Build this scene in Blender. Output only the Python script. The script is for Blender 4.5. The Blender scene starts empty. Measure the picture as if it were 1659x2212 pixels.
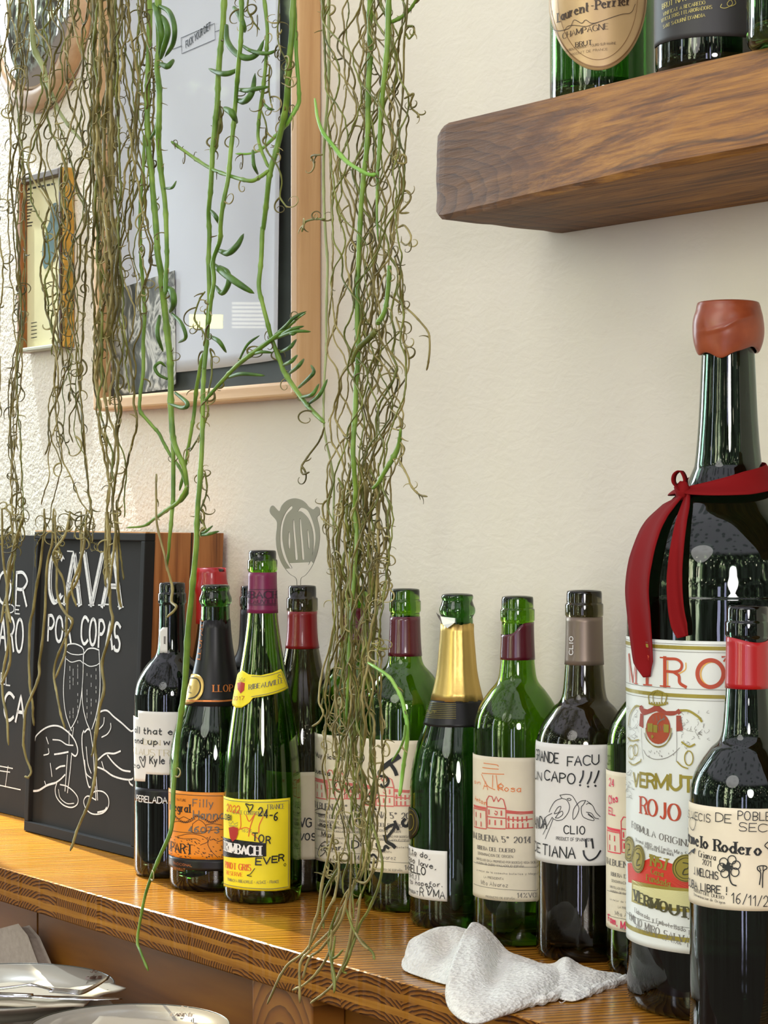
import bpy, bmesh, math, random
from mathutils import Vector, Matrix, noise as mnoise

random.seed(7)
R = random.Random(11)
SC = bpy.context.scene
COL = SC.collection

# ------------------------------------------------------------------ camera
FPX, CX, CY = 4920.0, 829.5, 1106.0          # focal length and centre for a 1659 x 2212 frame
ALPHA = math.atan(3507.0 / FPX)
CAMH = 0.376
FWD = Vector((-math.cos(ALPHA), math.sin(ALPHA), 0))
RGT = Vector((math.sin(ALPHA), math.cos(ALPHA), 0))
UP = Vector((0, 0, 1))
CAM = Vector((0, 0, CAMH))
cd = bpy.data.cameras.new('camera')
cam = bpy.data.objects.new('camera', cd)
COL.objects.link(cam)
cd.sensor_fit = 'VERTICAL'
cd.sensor_height = 36.0
cd.lens = 36.0 * FPX / 2212.0
cd.clip_start = 0.05
cd.clip_end = 60
cam.location = CAM
cam.rotation_euler = (math.pi / 2, 0, math.pi / 2 - ALPHA)
SC.camera = cam

SC.view_settings.view_transform = 'Standard'
SC.view_settings.look = 'None'
SC.view_settings.gamma = 1
SC.view_settings.exposure = 0.0
SC.cycles.sample_clamp_indirect = 6.0
SC.cycles.max_bounces = 16
SC.cycles.transmission_bounces = 14
SC.cycles.transparent_max_bounces = 12

# ------------------------------------------------------------------ world: the dim bar room around, seen in the glass
def build_world():
    w = bpy.data.worlds.new('room_surroundings')
    SC.world = w
    w.use_nodes = True
    nt = w.node_tree
    N, L = nt.nodes, nt.links
    N.clear()
    out = N.new('ShaderNodeOutputWorld')
    bg = N.new('ShaderNodeBackground')
    L.new(bg.outputs[0], out.inputs[0])
    tc = N.new('ShaderNodeTexCoord')
    sep = N.new('ShaderNodeSeparateXYZ')
    L.new(tc.outputs['Generated'], sep.inputs[0])

    def m(op, a, b=None, clamp=False):
        n = N.new('ShaderNodeMath')
        n.operation = op
        n.use_clamp = clamp
        for i, v in enumerate((a, b)):
            if v is None:
                continue
            if hasattr(v, 'is_linked') or hasattr(v, 'links'):
                L.new(v, n.inputs[i])
            else:
                n.inputs[i].default_value = v
        return n.outputs[0]

    def rng(v, a, b):
        n = N.new('ShaderNodeMapRange')
        n.interpolation_type = 'SMOOTHSTEP'
        L.new(v, n.inputs[0])
        n.inputs[1].default_value = a
        n.inputs[2].default_value = b
        return n.outputs[0]

    def mix(f, a, b):
        n = N.new('ShaderNodeMix')
        n.data_type = 'RGBA'
        L.new(f, n.inputs[0])
        for i, v in ((6, a), (7, b)):
            if isinstance(v, tuple):
                n.inputs[i].default_value = (*v, 1)
            else:
                L.new(v, n.inputs[i])
        return n.outputs[2]
    x, y, z = sep.outputs
    az = m('ARCTAN2', x, m('MULTIPLY', y, -1.0))      # 0 = straight out from the wall
    el = m('ARCSINE', z)
    # ceiling with soft round coffers
    vor = N.new('ShaderNodeTexVoronoi')
    vor.inputs['Scale'].default_value = 9.0
    L.new(tc.outputs['Generated'], vor.inputs['Vector'])
    coff = rng(vor.outputs['Distance'], 0.28, 0.36)
    ceil = mix(coff, (0.8, 0.8, 0.9), (1.78, 1.72, 1.92))
    nz = N.new('ShaderNodeTexNoise')
    nz.inputs['Scale'].default_value = 14
    nz.inputs['Detail'].default_value = 6
    L.new(tc.outputs['Generated'], nz.inputs['Vector'])
    dark = mix(rng(nz.outputs[0], 0.4, 0.60), (0.12, 0.11, 0.09), (0.42, 0.48, 0.40))
    dark = mix(m('MULTIPLY', rng(nz.outputs[0], 0.60, 0.66), rng(el, 0.02, 0.10)), dark, (3.6, 4.6, 2.4))
    base = mix(rng(el, 0.40, 0.52), dark, ceil)
    base = mix(rng(el, -0.05, -0.25), base, (0.36, 0.30, 0.25))
    # leafy bright windows across the room
    def window(c, w_, lo, hi, colr, brk):
        a = m('ABSOLUTE', m('SUBTRACT', az, c))
        f = m('MULTIPLY', m('SUBTRACT', 1.0, rng(a, w_ * 0.9, w_)), m('MULTIPLY', rng(el, lo, lo + .02), m('SUBTRACT', 1.0, rng(el, hi, hi + .02))))
        if brk:
            n2 = N.new('ShaderNodeTexNoise')
            n2.inputs['Scale'].default_value = 24
            n2.inputs['Detail'].default_value = 5
            L.new(tc.outputs['Generated'], n2.inputs['Vector'])
            f = m('MULTIPLY', f, rng(n2.outputs[0], 0.40, 0.58))
        nonlocal base
        base = mix(f, base, colr)
    window(0.02, 0.055, -0.12, 0.30, (15, 16, 10), True)
    window(0.20, 0.04, -0.12, 0.30, (14, 16, 11), True)
    window(-0.30, 0.03, -0.16, 0.34, (9, 10, 12), False)
    window(0.62, 0.03, -0.2, 0.10, (8, 8, 12), False)
    window(0.75, 0.02, -0.2, 0.16, (7, 7, 11), False)
    window(-0.9, 0.05, 0.0, 0.35, (8, 9, 9), True)
    window(-1.42, 0.12, -0.05, 0.50, (17, 19.5, 21), False)          # daylight from the street end of the room
    # a lit yellow lamp and a louvred vent further down the room, mirrored in the picture glass
    def patch(c, w_, e, h_, colr, stripes=0):
        nonlocal base
        a = m('ABSOLUTE', m('SUBTRACT', az, c))
        b = m('ABSOLUTE', m('SUBTRACT', el, e))
        f = m('MULTIPLY', m('LESS_THAN', a, w_), m('LESS_THAN', b, h_))
        if stripes:
            f = m('MULTIPLY', f, m('GREATER_THAN', m('SINE', m('MULTIPLY', el, stripes)), -0.35))
        base = mix(f, base, colr)
    patch(-1.0295, 0.0072, 0.0832, 0.0030, (18, 17, 2.5))
    patch(-1.0110, 0.0072, 0.0862, 0.0058, (4.5, 4.3, 3.3), 3600)
    # small bulbs of the bar
    v2 = N.new('ShaderNodeTexVoronoi')
    v2.inputs['Scale'].default_value = 15
    L.new(tc.outputs['Generated'], v2.inputs['Vector'])
    f = m('MULTIPLY', m('SUBTRACT', 1.0, rng(v2.outputs['Distance'], 0.10, 0.17)),
          m('MULTIPLY', rng(el, 0.10, 0.16), m('SUBTRACT', 1.0, rng(el, 0.34, 0.40))))
    base = mix(f, base, (24, 22, 17))
    L.new(base, bg.inputs[0])
    bg.inputs[1].default_value = 0.71
build_world()

def area(name, loc, target, size, power, color, spread=None):
    ld = bpy.data.lights.new(name, 'AREA')
    ld.shape = 'DISK'
    ld.size = size
    ld.energy = power
    ld.color = color
    if spread:
        ld.spread = spread
    o = bpy.data.objects.new(name, ld)
    COL.objects.link(o)
    o.location = loc
    o.rotation_euler = (Vector(target) - Vector(loc)).to_track_quat('-Z', 'Y').to_euler()
    return o

def spot(name, loc, target, power, color, ang, blend=.3, radius=.02):
    ld = bpy.data.lights.new(name, 'SPOT')
    ld.energy = power
    ld.color = color
    ld.spot_size = math.radians(ang)
    ld.spot_blend = blend
    ld.shadow_soft_size = radius
    o = bpy.data.objects.new(name, ld)
    COL.objects.link(o)
    o.location = loc
    o.rotation_euler = (Vector(target) - Vector(loc)).to_track_quat('-Z', 'Y').to_euler()
    return o

area('added_key_light', (-0.7, -1.3, 1.7), (-1.6, 1.3, 0.3), 1.3, 17, (1.0, .96, .92))  # unseen broad key from above, added to light wall and counter softly
area('added_front_fill', (0.9, -0.5, 0.75), (-1.2, 1.3, 0.4), 0.6, 22, (1.0, .95, .96))  # unseen low front fill, added to lift the shade under the beam
spot('wall_washer', (-2.98, 1.16, 1.75), (-2.55, 1.30, 0.50), 140, (.80, .93, 1.0), 40, .5, .015)
ss = spot('shelf_spot', (-3.12, 1.305, 0.86), (-2.28, 1.160, 0.0), 290, (1.0, .92, .66), 43, .4, .006)
ss.scale = (.155, 1, 1)          # a slit shaped beam along the counter

# ------------------------------------------------------------------ pixels measured in the photograph -> places
def ray(px, py):
    return FWD + RGT * ((px - CX) / FPX) + UP * ((CY - py) / FPX)
def at_z(px, py, Z):
    d = ray(px, py)
    return CAM + d * ((Z - CAM.z) / d.z)
def at_y(px, py, Y):
    d = ray(px, py)
    return CAM + d * (Y / d.y)
def at_d(px, py, depth):
    return CAM + ray(px, py) * depth
def zo(scale, ox, oy, *pts):
    return [(ox + a / scale, oy + b / scale) for a, b in pts]

# ------------------------------------------------------------------ objects
ORG = {}
def empty(name, label, cat, loc, group=None):
    o = bpy.data.objects.new(name, None)
    o.empty_display_size = .03
    COL.objects.link(o)
    o.location = loc
    o['label'] = label
    o['category'] = cat
    if group:
        o['group'] = group
    ORG[o] = Vector(loc)
    return o

def mk(name, verts, faces, mats, parent=None, smooth=False, mi=None, label=None, cat=None, group=None, kind=None, solid=None):
    me = bpy.data.meshes.new(name)
    org = ORG.get(parent, Vector((0, 0, 0))) if parent else Vector((0, 0, 0))
    if parent is None and cat:
        lo = [min(v[i] for v in verts) for i in range(3)]
        hi = [max(v[i] for v in verts) for i in range(3)]
        org = Vector(((lo[0] + hi[0]) / 2, (lo[1] + hi[1]) / 2, lo[2]))
    me.from_pydata([tuple(Vector(v) - org) for v in verts], [], faces)
    me.update()
    if not isinstance(mats, (list, tuple)):
        mats = [mats]
    for m_ in mats:
        me.materials.append(m_)
    if mi:
        me.polygons.foreach_set('material_index', mi)
    if smooth:
        me.polygons.foreach_set('use_smooth', [True] * len(me.polygons))
    o = bpy.data.objects.new(name, me)
    COL.objects.link(o)
    if parent:
        o.parent = parent
    else:
        o.location = org
    ORG[o] = org
    if label:
        o['label'] = label
    if cat:
        o['category'] = cat
    if group:
        o['group'] = group
    if kind:
        o['kind'] = kind
    if solid:
        md = o.modifiers.new('thickness', 'SOLIDIFY')
        md.thickness = solid
        md.offset = -1
    return o

def box(x0, x1, y0, y1, z0, z1):
    v = [(x0, y0, z0), (x1, y0, z0), (x1, y1, z0), (x0, y1, z0), (x0, y0, z1), (x1, y0, z1), (x1, y1, z1), (x0, y1, z1)]
    f = [(3, 2, 1, 0), (4, 5, 6, 7), (0, 1, 5, 4), (1, 2, 6, 5), (2, 3, 7, 6), (3, 0, 4, 7)]
    return v, f

def bevel(o, w, seg=2):
    md = o.modifiers.new('bevel', 'BEVEL')
    md.width = w
    md.segments = seg
    md.limit_method = 'ANGLE'
    md.angle_limit = math.radians(40)
    return o

def lathe(c, prof, n=64, close=False, wob=None):
    """prof: list of (r, z); closed ring profile when close."""
    v, f = [], []
    rows = []
    for r, z in prof:
        if r < 1e-6:
            rows.append([len(v)])
            v.append((c[0], c[1], c[2] + z))
        else:
            row = []
            for i in range(n):
                a = 2 * math.pi * i / n
                rr = r + (wob(a, z) if wob else 0)
                row.append(len(v))
                v.append((c[0] + rr * math.cos(a), c[1] + rr * math.sin(a), c[2] + z))
            rows.append(row)
    rng_ = range(len(rows) if close else len(rows) - 1)
    for k in rng_:
        A, B = rows[k], rows[(k + 1) % len(rows)]
        for i in range(n):
            j = (i + 1) % n
            if len(A) == 1 and len(B) == 1:
                continue
            if len(A) == 1:
                f.append((A[0], B[j], B[i]))
            elif len(B) == 1:
                f.append((A[i], A[j], B[0]))
            else:
                f.append((A[i], A[j], B[j], B[i]))
    return v, f

def catmull(pts, k=6, closed=False):
    P = [Vector(p) for p in pts]
    n = len(P)
    if n < 3:
        return P
    out = []
    rr = range(n if closed else n - 1)
    for i in rr:
        if closed:
            p0, p1, p2, p3 = P[(i - 1) % n], P[i], P[(i + 1) % n], P[(i + 2) % n]
        else:
            p1, p2 = P[i], P[i + 1]
            p0 = P[i - 1] if i else p1 * 2 - p2
            p3 = P[i + 2] if i + 2 < n else p2 * 2 - p1
        for s in range(k):
            t = s / k
            out.append(0.5 * ((2 * p1) + (p2 - p0) * t + (2 * p0 - 5 * p1 + 4 * p2 - p3) * t * t + (3 * p1 - p0 - 3 * p2 + p3) * t ** 3))
    out.append(P[0] if closed else P[-1])
    return out

def tube(V, F, pts, rad, sides=6, cap=True):
    """append a tube along pts (list of Vector); rad: float or list."""
    n = len(pts)
    base = len(V)
    ref = None
    for i, p in enumerate(pts):
        t = (pts[min(i + 1, n - 1)] - pts[max(i - 1, 0)])
        if t.length < 1e-9:
            t = Vector((0, 0, 1))
        t.normalize()
        if ref is None:
            ref = t.orthogonal().normalized()
        a = ref - t * ref.dot(t)
        if a.length < 1e-6:
            a = t.orthogonal()
        a.normalize()
        ref = a
        b = t.cross(a)
        r = rad[i] if isinstance(rad, list) else rad
        for s in range(sides):
            an = 2 * math.pi * s / sides
            V.append(p + a * (r * math.cos(an)) + b * (r * math.sin(an)))
    for i in range(n - 1):
        for s in range(sides):
            q = (s + 1) % sides
            F.append((base + i * sides + s, base + i * sides + q, base + (i + 1) * sides + q, base + (i + 1) * sides + s))
    if cap:
        F.append(tuple(base + s for s in reversed(range(sides))))
        F.append(tuple(base + (n - 1) * sides + s for s in range(sides)))

# ------------------------------------------------------------------ materials
def srgb(r, g, b):
    def c(v):
        v /= 255.0
        return v / 12.92 if v <= .04045 else ((v + .055) / 1.055) ** 2.4
    return (c(r), c(g), c(b))

class NT:
    def __init__(s, name):
        s.m = bpy.data.materials.new(name)
        s.m.use_nodes = True
        s.N, s.L = s.m.node_tree.nodes, s.m.node_tree.links
        s.p = s.N['Principled BSDF']
        s.tc = None
    def set(s, **k):
        al = dict(color='Base Color', rough='Roughness', metal='Metallic', trans='Transmission Weight', ior='IOR', coat='Coat Weight',
                  sheen='Sheen Weight', sss='Subsurface Weight', spec='Specular IOR Level', alpha='Alpha', coatr='Coat Roughness')
        for a, v in k.items():
            s.p.inputs[al[a]].default_value = (*v, 1) if isinstance(v, tuple) else v
        return s
    def coord(s, rot=(0, 0, 0), scale=(1, 1, 1), loc=(0, 0, 0), kind='Object'):
        if not s.tc:
            s.tc = s.N.new('ShaderNodeTexCoord')
        mp = s.N.new('ShaderNodeMapping')
        mp.inputs['Rotation'].default_value = rot
        mp.inputs['Scale'].default_value = scale
        mp.inputs['Location'].default_value = loc
        s.L.new(s.tc.outputs[kind], mp.inputs[0])
        return mp.outputs[0]
    def noise(s, vec, scale, detail=4, dist=0, rough=.5):
        n = s.N.new('ShaderNodeTexNoise')
        n.inputs['Scale'].default_value = scale
        n.inputs['Detail'].default_value = detail
        n.inputs['Distortion'].default_value = dist
        n.inputs['Roughness'].default_value = rough
        s.L.new(vec, n.inputs['Vector'])
        return n.outputs[0]
    def wave(s, vec, scale, dist=3, detail=3, dscale=1, kind='BANDS', direction='X', prof='SIN'):
        n = s.N.new('ShaderNodeTexWave')
        n.wave_type = kind
        if kind == 'BANDS':
            n.bands_direction = direction
        else:
            n.rings_direction = direction
        n.wave_profile = prof
        n.inputs['Scale'].default_value = scale
        n.inputs['Distortion'].default_value = dist
        n.inputs['Detail'].default_value = detail
        n.inputs['Detail Scale'].default_value = dscale
        s.L.new(vec, n.inputs['Vector'])
        return n.outputs['Fac'] if 'Fac' in n.outputs else n.outputs[1]
    def ramp(s, f, stops):
        n = s.N.new('ShaderNodeValToRGB')
        e = n.color_ramp.elements
        while len(e) > 1:
            e.remove(e[-1])
        e[0].position = stops[0][0]
        e[0].color = (*stops[0][1], 1)
        for p, c in stops[1:]:
            q = e.new(p)
            q.color = (*c, 1)
        s.L.new(f, n.inputs[0])
        return n.outputs[0]
    def math(s, op, a, b=None, c=None):
        n = s.N.new('ShaderNodeMath')
        n.operation = op
        for i, v in enumerate((a, b, c)):
            if v is None:
                continue
            if isinstance(v, (int, float)):
                n.inputs[i].default_value = v
            else:
                s.L.new(v, n.inputs[i])
        return n.outputs[0]
    def rng(s, v, a, b, c=0., d=1.):
        n = s.N.new('ShaderNodeMapRange')
        s.L.new(v, n.inputs[0])
        for i, q in enumerate((a, b, c, d)):
            n.inputs[i + 1].default_value = q
        return n.outputs[0]
    def mix(s, f, a, b, mode='MIX'):
        n = s.N.new('ShaderNodeMix')
        n.data_type = 'RGBA'
        n.blend_type = mode
        if isinstance(f, (int, float)):
            n.inputs[0].default_value = f
        else:
            s.L.new(f, n.inputs[0])
        for i, v in ((6, a), (7, b)):
            if isinstance(v, tuple):
                n.inputs[i].default_value = (*v, 1)
            else:
                s.L.new(v, n.inputs[i])
        return n.outputs[2]
    def color(s, v):
        s.L.new(v, s.p.inputs['Base Color'])
        return s
    def rough(s, v):
        s.L.new(v, s.p.inputs['Roughness'])
        return s
    def bump(s, h, strength=.3, dist=.002):
        n = s.N.new('ShaderNodeBump')
        n.inputs['Strength'].default_value = strength
        n.inputs['Distance'].default_value = dist
        s.L.new(h, n.inputs['Height'])
        s.L.new(n.outputs[0], s.p.inputs['Normal'])
        return s

def plain(name, rgb, rough=.5, var=.0, scale=60, **k):
    t = NT(name).set(color=srgb(*rgb), rough=rough, **k)
    if var:
        c = srgb(*rgb)
        f = t.noise(t.coord(), scale)
        t.color(t.ramp(f, [(.3, tuple(v * (1 - var) for v in c)), (.7, tuple(min(1, v * (1 + var)) for v in c))]))
    return t.m

def glass(name, c, rough=.02):
    t = NT(name).set(color=c, trans=1.0, rough=rough, ior=1.5)
    f = t.noise(t.coord(), 25, 2)
    t.bump(f, .12, .002)
    return t.m

M = {}
M['glass_green'] = glass('green_glass', (.25, .45, .05))
M['glass_deep'] = glass('deep_green_glass', (.13, .30, .08))
M['glass_brown'] = glass('dark_brown_glass', (.20, .18, .10))
M['glass_black'] = glass('black_green_glass', (.06, .10, .07))
M['ink'] = plain('black_ink', (22, 22, 20), .6)
M['marker'] = plain('black_marker', (28, 30, 30), .45)
M['grey_print'] = plain('grey_print', (110, 105, 96), .7)
M['faint_print'] = plain('pale_print', (200, 190, 150), .7)
M['red_ink'] = plain('red_ink', (178, 60, 35), .6)
M['pink_ink'] = plain('pink_marker', (215, 50, 85), .5)
M['rose_print'] = plain('rose_print', (214, 110, 100), .7)
M['orange_ink'] = plain('orange_marker', (226, 120, 45), .5)
M['gold_print'] = plain('gold_print', (150, 135, 50), .38, metal=.25)
M['gold_light'] = plain('light_gold_print', (196, 180, 100), .4, metal=.2)
M['copper'] = plain('copper_print', (200, 120, 60), .35, metal=.6)
M['white_print'] = plain('white_print', (232, 230, 224), .6)
M['paper_white'] = plain('white_label_paper', (226, 222, 212), .65, .05, 30)
M['paper_cream'] = plain('cream_label_paper', (226, 214, 186), .65, .08, 25)
M['paper_yellow'] = plain('yellow_label_paper', (240, 220, 30), .55, .06, 30)
M['paper_orange'] = plain('orange_label_paper', (232, 140, 25), .5, .06, 40)
M['paper_black'] = plain('black_label_paper', (24, 23, 22), .34, spec=.3)
M['red_foil'] = plain('red_capsule', (168, 16, 22), .32, coat=.3)
M['dark_red_foil'] = plain('dark_red_capsule', (140, 16, 20), .35, coat=.3)
M['wine_foil'] = plain('wine_red_capsule', (82, 18, 30), .25, coat=.4)
M['plum_foil'] = plain('plum_capsule', (120, 26, 70), .35)
M['taupe_foil'] = plain('taupe_capsule', (132, 116, 100), .38, metal=.45)
M['silver_foil'] = plain('silver_foil', (220, 220, 215), .3, metal=.9)
M['crest_red'] = plain('crest_red', (175, 45, 30), .5)
M['red_band'] = plain('red_band', (196, 50, 28), .5)
M['chalk'] = plain('white_chalk', (225, 226, 222), .9, .15, 300)
def _gold():
    t = NT('gold_foil').set(color=srgb(206, 174, 100), rough=.36, metal=.85)
    f = t.noise(t.coord(), 160, 3)
    t.bump(f, .35, .0006)
    return t.m
M['gold_foil'] = _gold()

# ------------------------------------------------------------------ a pen-stroke alphabet (x, y hex pairs; baseline y=3, x-height 8, cap height b)
GL = {
'A': (6, '03 3b 63|16 56'), 'B': (5, '03 0b|~0b 3b 59 37 07|~07 37 55 33 03'), 'C': (6, '~6a 4b 2b 09 05 23 43 64'),
'D': (6, '03 0b|~0b 3b 69 65 33 03'), 'E': (5, '5b 0b|0b 03|03 53|07 47'), 'F': (5, '5b 0b|0b 03|07 47'),
'G': (6, '~6a 4b 2b 09 05 23 43 64|64 67|67 47'), 'H': (6, '03 0b|63 6b|07 67'), 'I': (2, '13 1b'), 'J': (4, '~3b 38 35 23 04'),
'K': (5, '03 0b|5b 06|27 53'), 'L': (5, '0b 03|03 53'), 'M': (7, '03 0b|0b 34|34 7b|7b 73'), 'N': (6, '03 0b|0b 63|63 6b'),
'O': (7, '~3b 1a 07 14 33 54 67 5a 3b'), 'P': (5, '03 0b|~0b 3b 59 37 07'), 'Q': (7, '~3b 1a 07 14 33 54 67 5a 3b|45 63'),
'R': (5, '03 0b|~0b 3b 59 37 07|37 53'), 'S': (5, '~5a 3b 1b 09 17 37 55 43 13 04'), 'T': (6, '0b 6b|3b 33'),
'U': (6, '~0b 07 05 23 43 65 67 6b'), 'V': (6, '0b 33|33 6b'), 'W': (8, '0b 23|23 4a|4a 63|63 8b'), 'X': (5, '0b 53|5b 03'),
'Y': (6, '0b 37|37 6b|37 33'), 'Z': (5, '0b 5b|5b 03|03 53'),
'a': (5, '~47 28 06 05 23 45|48 43'), 'b': (5, '0b 03|~06 28 46 45 23 04'), 'c': (5, '~47 28 06 05 23 44'), 'd': (5, '~46 28 06 05 23 45|4b 43'),
'e': (5, '06 46|~46 28 06 05 23 44'), 'f': (4, '~3b 2b 1a 18 13|08 38'), 'g': (5, '~46 28 06 05 23 45|~48 44 41 20 01'), 'h': (5, '0b 03|~05 28 47 43'),
'i': (2, '18 13|1a 1b'), 'j': (3, '~18 14 11 00|1a 1b'), 'k': (5, '0b 03|48 05|26 43'), 'l': (2, '1b 13'), 'm': (7, '08 03|~05 28 36 33|~35 58 66 63'),
'n': (5, '08 03|~05 28 47 43'), 'o': (5, '~28 06 05 23 45 46 28'), 'p': (5, '08 00|~06 28 46 45 23 04'), 'q': (5, '~46 28 06 05 23 45|48 40'),
'r': (4, '08 03|~05 17 28 38'), 's': (5, '~47 28 07 36 44 23 04'), 't': (4, '~1b 17 14 23 33|08 38'), 'u': (5, '~08 05 13 33 45|48 43'), 'v': (5, '08 23|23 48'),
'w': (6, '08 13|13 37|37 53|53 68'), 'x': (5, '08 43|48 03'), 'y': (5, '08 23|48 10'), 'z': (5, '08 48|48 03|03 43'),
'0': (5, '~2b 09 05 23 45 49 2b'), '1': (3, '09 2b|2b 23'), '2': (5, '~09 2b 4a 47 03|03 43'), '3': (5, '~0a 2b 49 27|~27 45 23 04'),
'4': (5, '33 3b|3b 05|05 45'), '5': (5, '4b 0b|0b 07|~07 28 46 44 23 04'), '6': (5, '~4b 19 05 23 45 27 06'), '7': (5, '0b 4b|4b 13'),
'8': (5, '~27 09 2b 49 27 05 23 45 27'), '9': (5, '~46 26 08 0a 2b 49 33'),
'.': (2, '13 14'), ',': (2, '13 02'), '!': (2, '1b 16|13 14'), '-': (4, '07 37'), "'": (2, '1b 19'), '/': (4, '03 4b'), ':': (2, '14 15|17 18'),
'%': (7, '~1b 0a 19 2a 1b|03 6b|~55 44 53 64 55'), '°': (3, '~1b 0a 19 2a 1b'), '(': (3, '~2b 17 23'), ')': (3, '~0b 17 03'),
}
for a_, b_ in (('Ó', 'O'), ('Í', 'I'), ('É', 'E'), ('ó', 'o')):
    w_, s_ = GL[b_]
    x_ = {'O': '3d 4f', 'I': '1d 2f', 'E': '2d 3f', 'o': '29 3b'}[b_]
    GL[a_] = (w_, s_ + '|' + x_)
GL['Ñ'] = (6, GL['N'][1] + '|1d 3e|3e 5d')

def glyph(ch):
    w, s = GL[ch]
    out = []
    for st in s.split('|'):
        sm = st.startswith('~')
        pts = [(int(p[0], 16), int(p[1], 16) - 3) for p in st.lstrip('~').split()]
        if sm:
            cl = pts[0] == pts[-1]
            pts = [(p.x, p.y) for p in catmull([(a, b, 0) for a, b in (pts[:-1] if cl else pts)], 4, cl)]
        out.append((pts, sm))
    return w, out

class Pen:
    """collects flat ribbons in the (u, v) space of a surface; v up, u to the right, metres."""
    def __init__(s, surf, off=.0009):
        s.surf, s.off = surf, off
        s.V, s.F = [], []
    def ribbon(s, pts, wfun, ext=0.0, maxseg=.004):
        P = [Vector((p[0], p[1])) for p in pts]
        Q = [P[0]]
        for a, b in zip(P, P[1:]):
            L = (b - a).length
            if L < 1e-7:
                continue
            k = max(1, int(L / maxseg))
            Q += [a.lerp(b, (i + 1) / k) for i in range(k)]
        if len(Q) < 2:
            return
        if ext:
            Q[0] = Q[0] + (Q[0] - Q[1]).normalized() * ext
            Q[-1] = Q[-1] + (Q[-1] - Q[-2]).normalized() * ext
        base = len(s.V)
        n = len(Q)
        for i, q in enumerate(Q):
            t = Q[min(i + 1, n - 1)] - Q[max(i - 1, 0)]
            if t.length < 1e-9:
                t = Vector((1, 0))
            t.normalize()
            nn = Vector((-t.y, t.x))
            w = wfun(t, i / (n - 1)) / 2
            for sgn in (1, -1):
                r = q + nn * (w * sgn)
                s.V.append(s.surf.xyz(r.x, r.y, s.off))
        for i in range(n - 1):
            b = base + 2 * i
            s.F.append((b, b + 1, b + 3, b + 2))
    def poly(s, pts):
        """filled convex-ish fan around its mean"""
        ar = sum(p[0] * q[1] - q[0] * p[1] for p, q in zip(pts, list(pts[1:]) + [pts[0]]))
        if ar < 0:
            pts = list(reversed(pts))
        c = sum((Vector((a, b)) for a, b in pts), Vector((0, 0))) / len(pts)
        b = len(s.V)
        s.V.append(s.surf.xyz(c.x, c.y, s.off))
        K = 0
        ring = []
        for p, q in zip(pts, list(pts[1:]) + [pts[0]]):
            k = max(1, int((Vector(q) - Vector(p)).length / .006))
            ring += [Vector(p).lerp(Vector(q), i / k) for i in range(k)]
        steps = max(4, int(max((Vector(q) - c).length for q in pts) / .004))
        for j in range(1, steps + 1):
            for r in ring:
                w = c.lerp(r, j / steps)
                s.V.append(s.surf.xyz(w.x, w.y, s.off))
        n = len(ring)
        for i in range(n):
            s.F.append((b, b + 1 + i, b + 1 + (i + 1) % n))
            for j in range(1, steps):
                a0 = b + 1 + (j - 1) * n
                a1 = b + 1 + j * n
                s.F.append((a0 + i, a1 + i, a1 + (i + 1) % n, a0 + (i + 1) % n))
    def px(s, pts, wpx, smooth=True, closed=False, taper=False):
        """stroke through photograph pixels"""
        uv = [s.surf.uv(*p) for p in pts]
        m = s.surf.mpp
        if smooth and len(uv) > 2:
            uv = [(p.x, p.y) for p in catmull([(a, b, 0) for a, b in uv], 5, closed)]
        elif closed:
            uv = uv + [uv[0]]
        s.ribbon(uv, (lambda t, k: wpx * m * (1 - .7 * abs(2 * k - 1) ** 3)) if taper else (lambda t, k: wpx * m), wpx * m * .3)
    def fill(s, pts, smooth=False):
        uv = [s.surf.uv(*p) for p in pts]
        if smooth:
            uv = [(p.x, p.y) for p in catmull([(a, b, 0) for a, b in uv], 4, True)][:-1]
        s.poly(uv)
    def text(s, txt, px, py, hpx, px2=None, style='hand', align='l', wsc=1.0, wt=.12, rise=0.0, jit=0.0, gap=1.6, seed=1, pre=''):
        """baseline starts at pixel (px, py); cap height hpx; px2: fit the line to end there"""
        rr = random.Random(seed)
        u0, v0 = s.surf.uv(px, py)
        h = hpx * s.surf.mpp
        k = h / 8.0
        tot = sum((GL[c][0] if c in GL else 3) + gap for c in txt) - gap
        if px2 is not None:
            u1, v1 = s.surf.uv(px2, py + rise)
            kx = (u1 - u0) / max(tot, .1)
            dv = (s.surf.uv(px2, py + rise)[1] - s.surf.uv(px2, py)[1]) / max(tot, .1)
        else:
            kx = k * wsc
            dv = 0
            if align == 'r':
                u0 -= tot * kx
            elif align == 'c':
                u0 -= tot * kx / 2
        x = -sum((GL[c][0] if c in GL else 3) + gap for c in pre)
        for ch in pre + txt:
            if ch not in GL:
                x += 3 + gap
                continue
            w, sts = glyph(ch)
            jx, jy, js = (rr.uniform(-1, 1) * jit, rr.uniform(-1, 1) * jit, 1 + rr.uniform(-.12, .12) * jit)
            for pts, sm in sts:
                P = [(u0 + (x + (a + jx * .4) * 1.0 + b * .06 * jit) * kx, v0 + (b * js + jy * .5) * k + x * dv) for a, b in pts]
                if style == 'serif':
                    thick, thin = h * wt * 1.35, h * wt * .45
                    s.ribbon(P, lambda t, q: thin + (thick - thin) * abs(t.y) ** 1.5, 0)
                    if not sm and abs(P[0][1] - P[-1][1]) > .3 * h and abs(pts[0][0] - pts[-1][0]) < 4:
                        for e in (0, -1):
                            if pts[e][1] in (0, 8) or (ch.islower() and pts[e][1] == 5):
                                sw = thick * .95
                                s.ribbon([(P[e][0] - sw, P[e][1]), (P[e][0] + sw, P[e][1])], lambda t, q: thin, 0)
                else:
                    s.ribbon(P, lambda t, q: h * wt, h * wt * .35)
            x += w + gap
    def done(s, name, mat, parent, label=None):
        if s.F:
            return mk(name, s.V, s.F, mat, parent, label=label)

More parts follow.
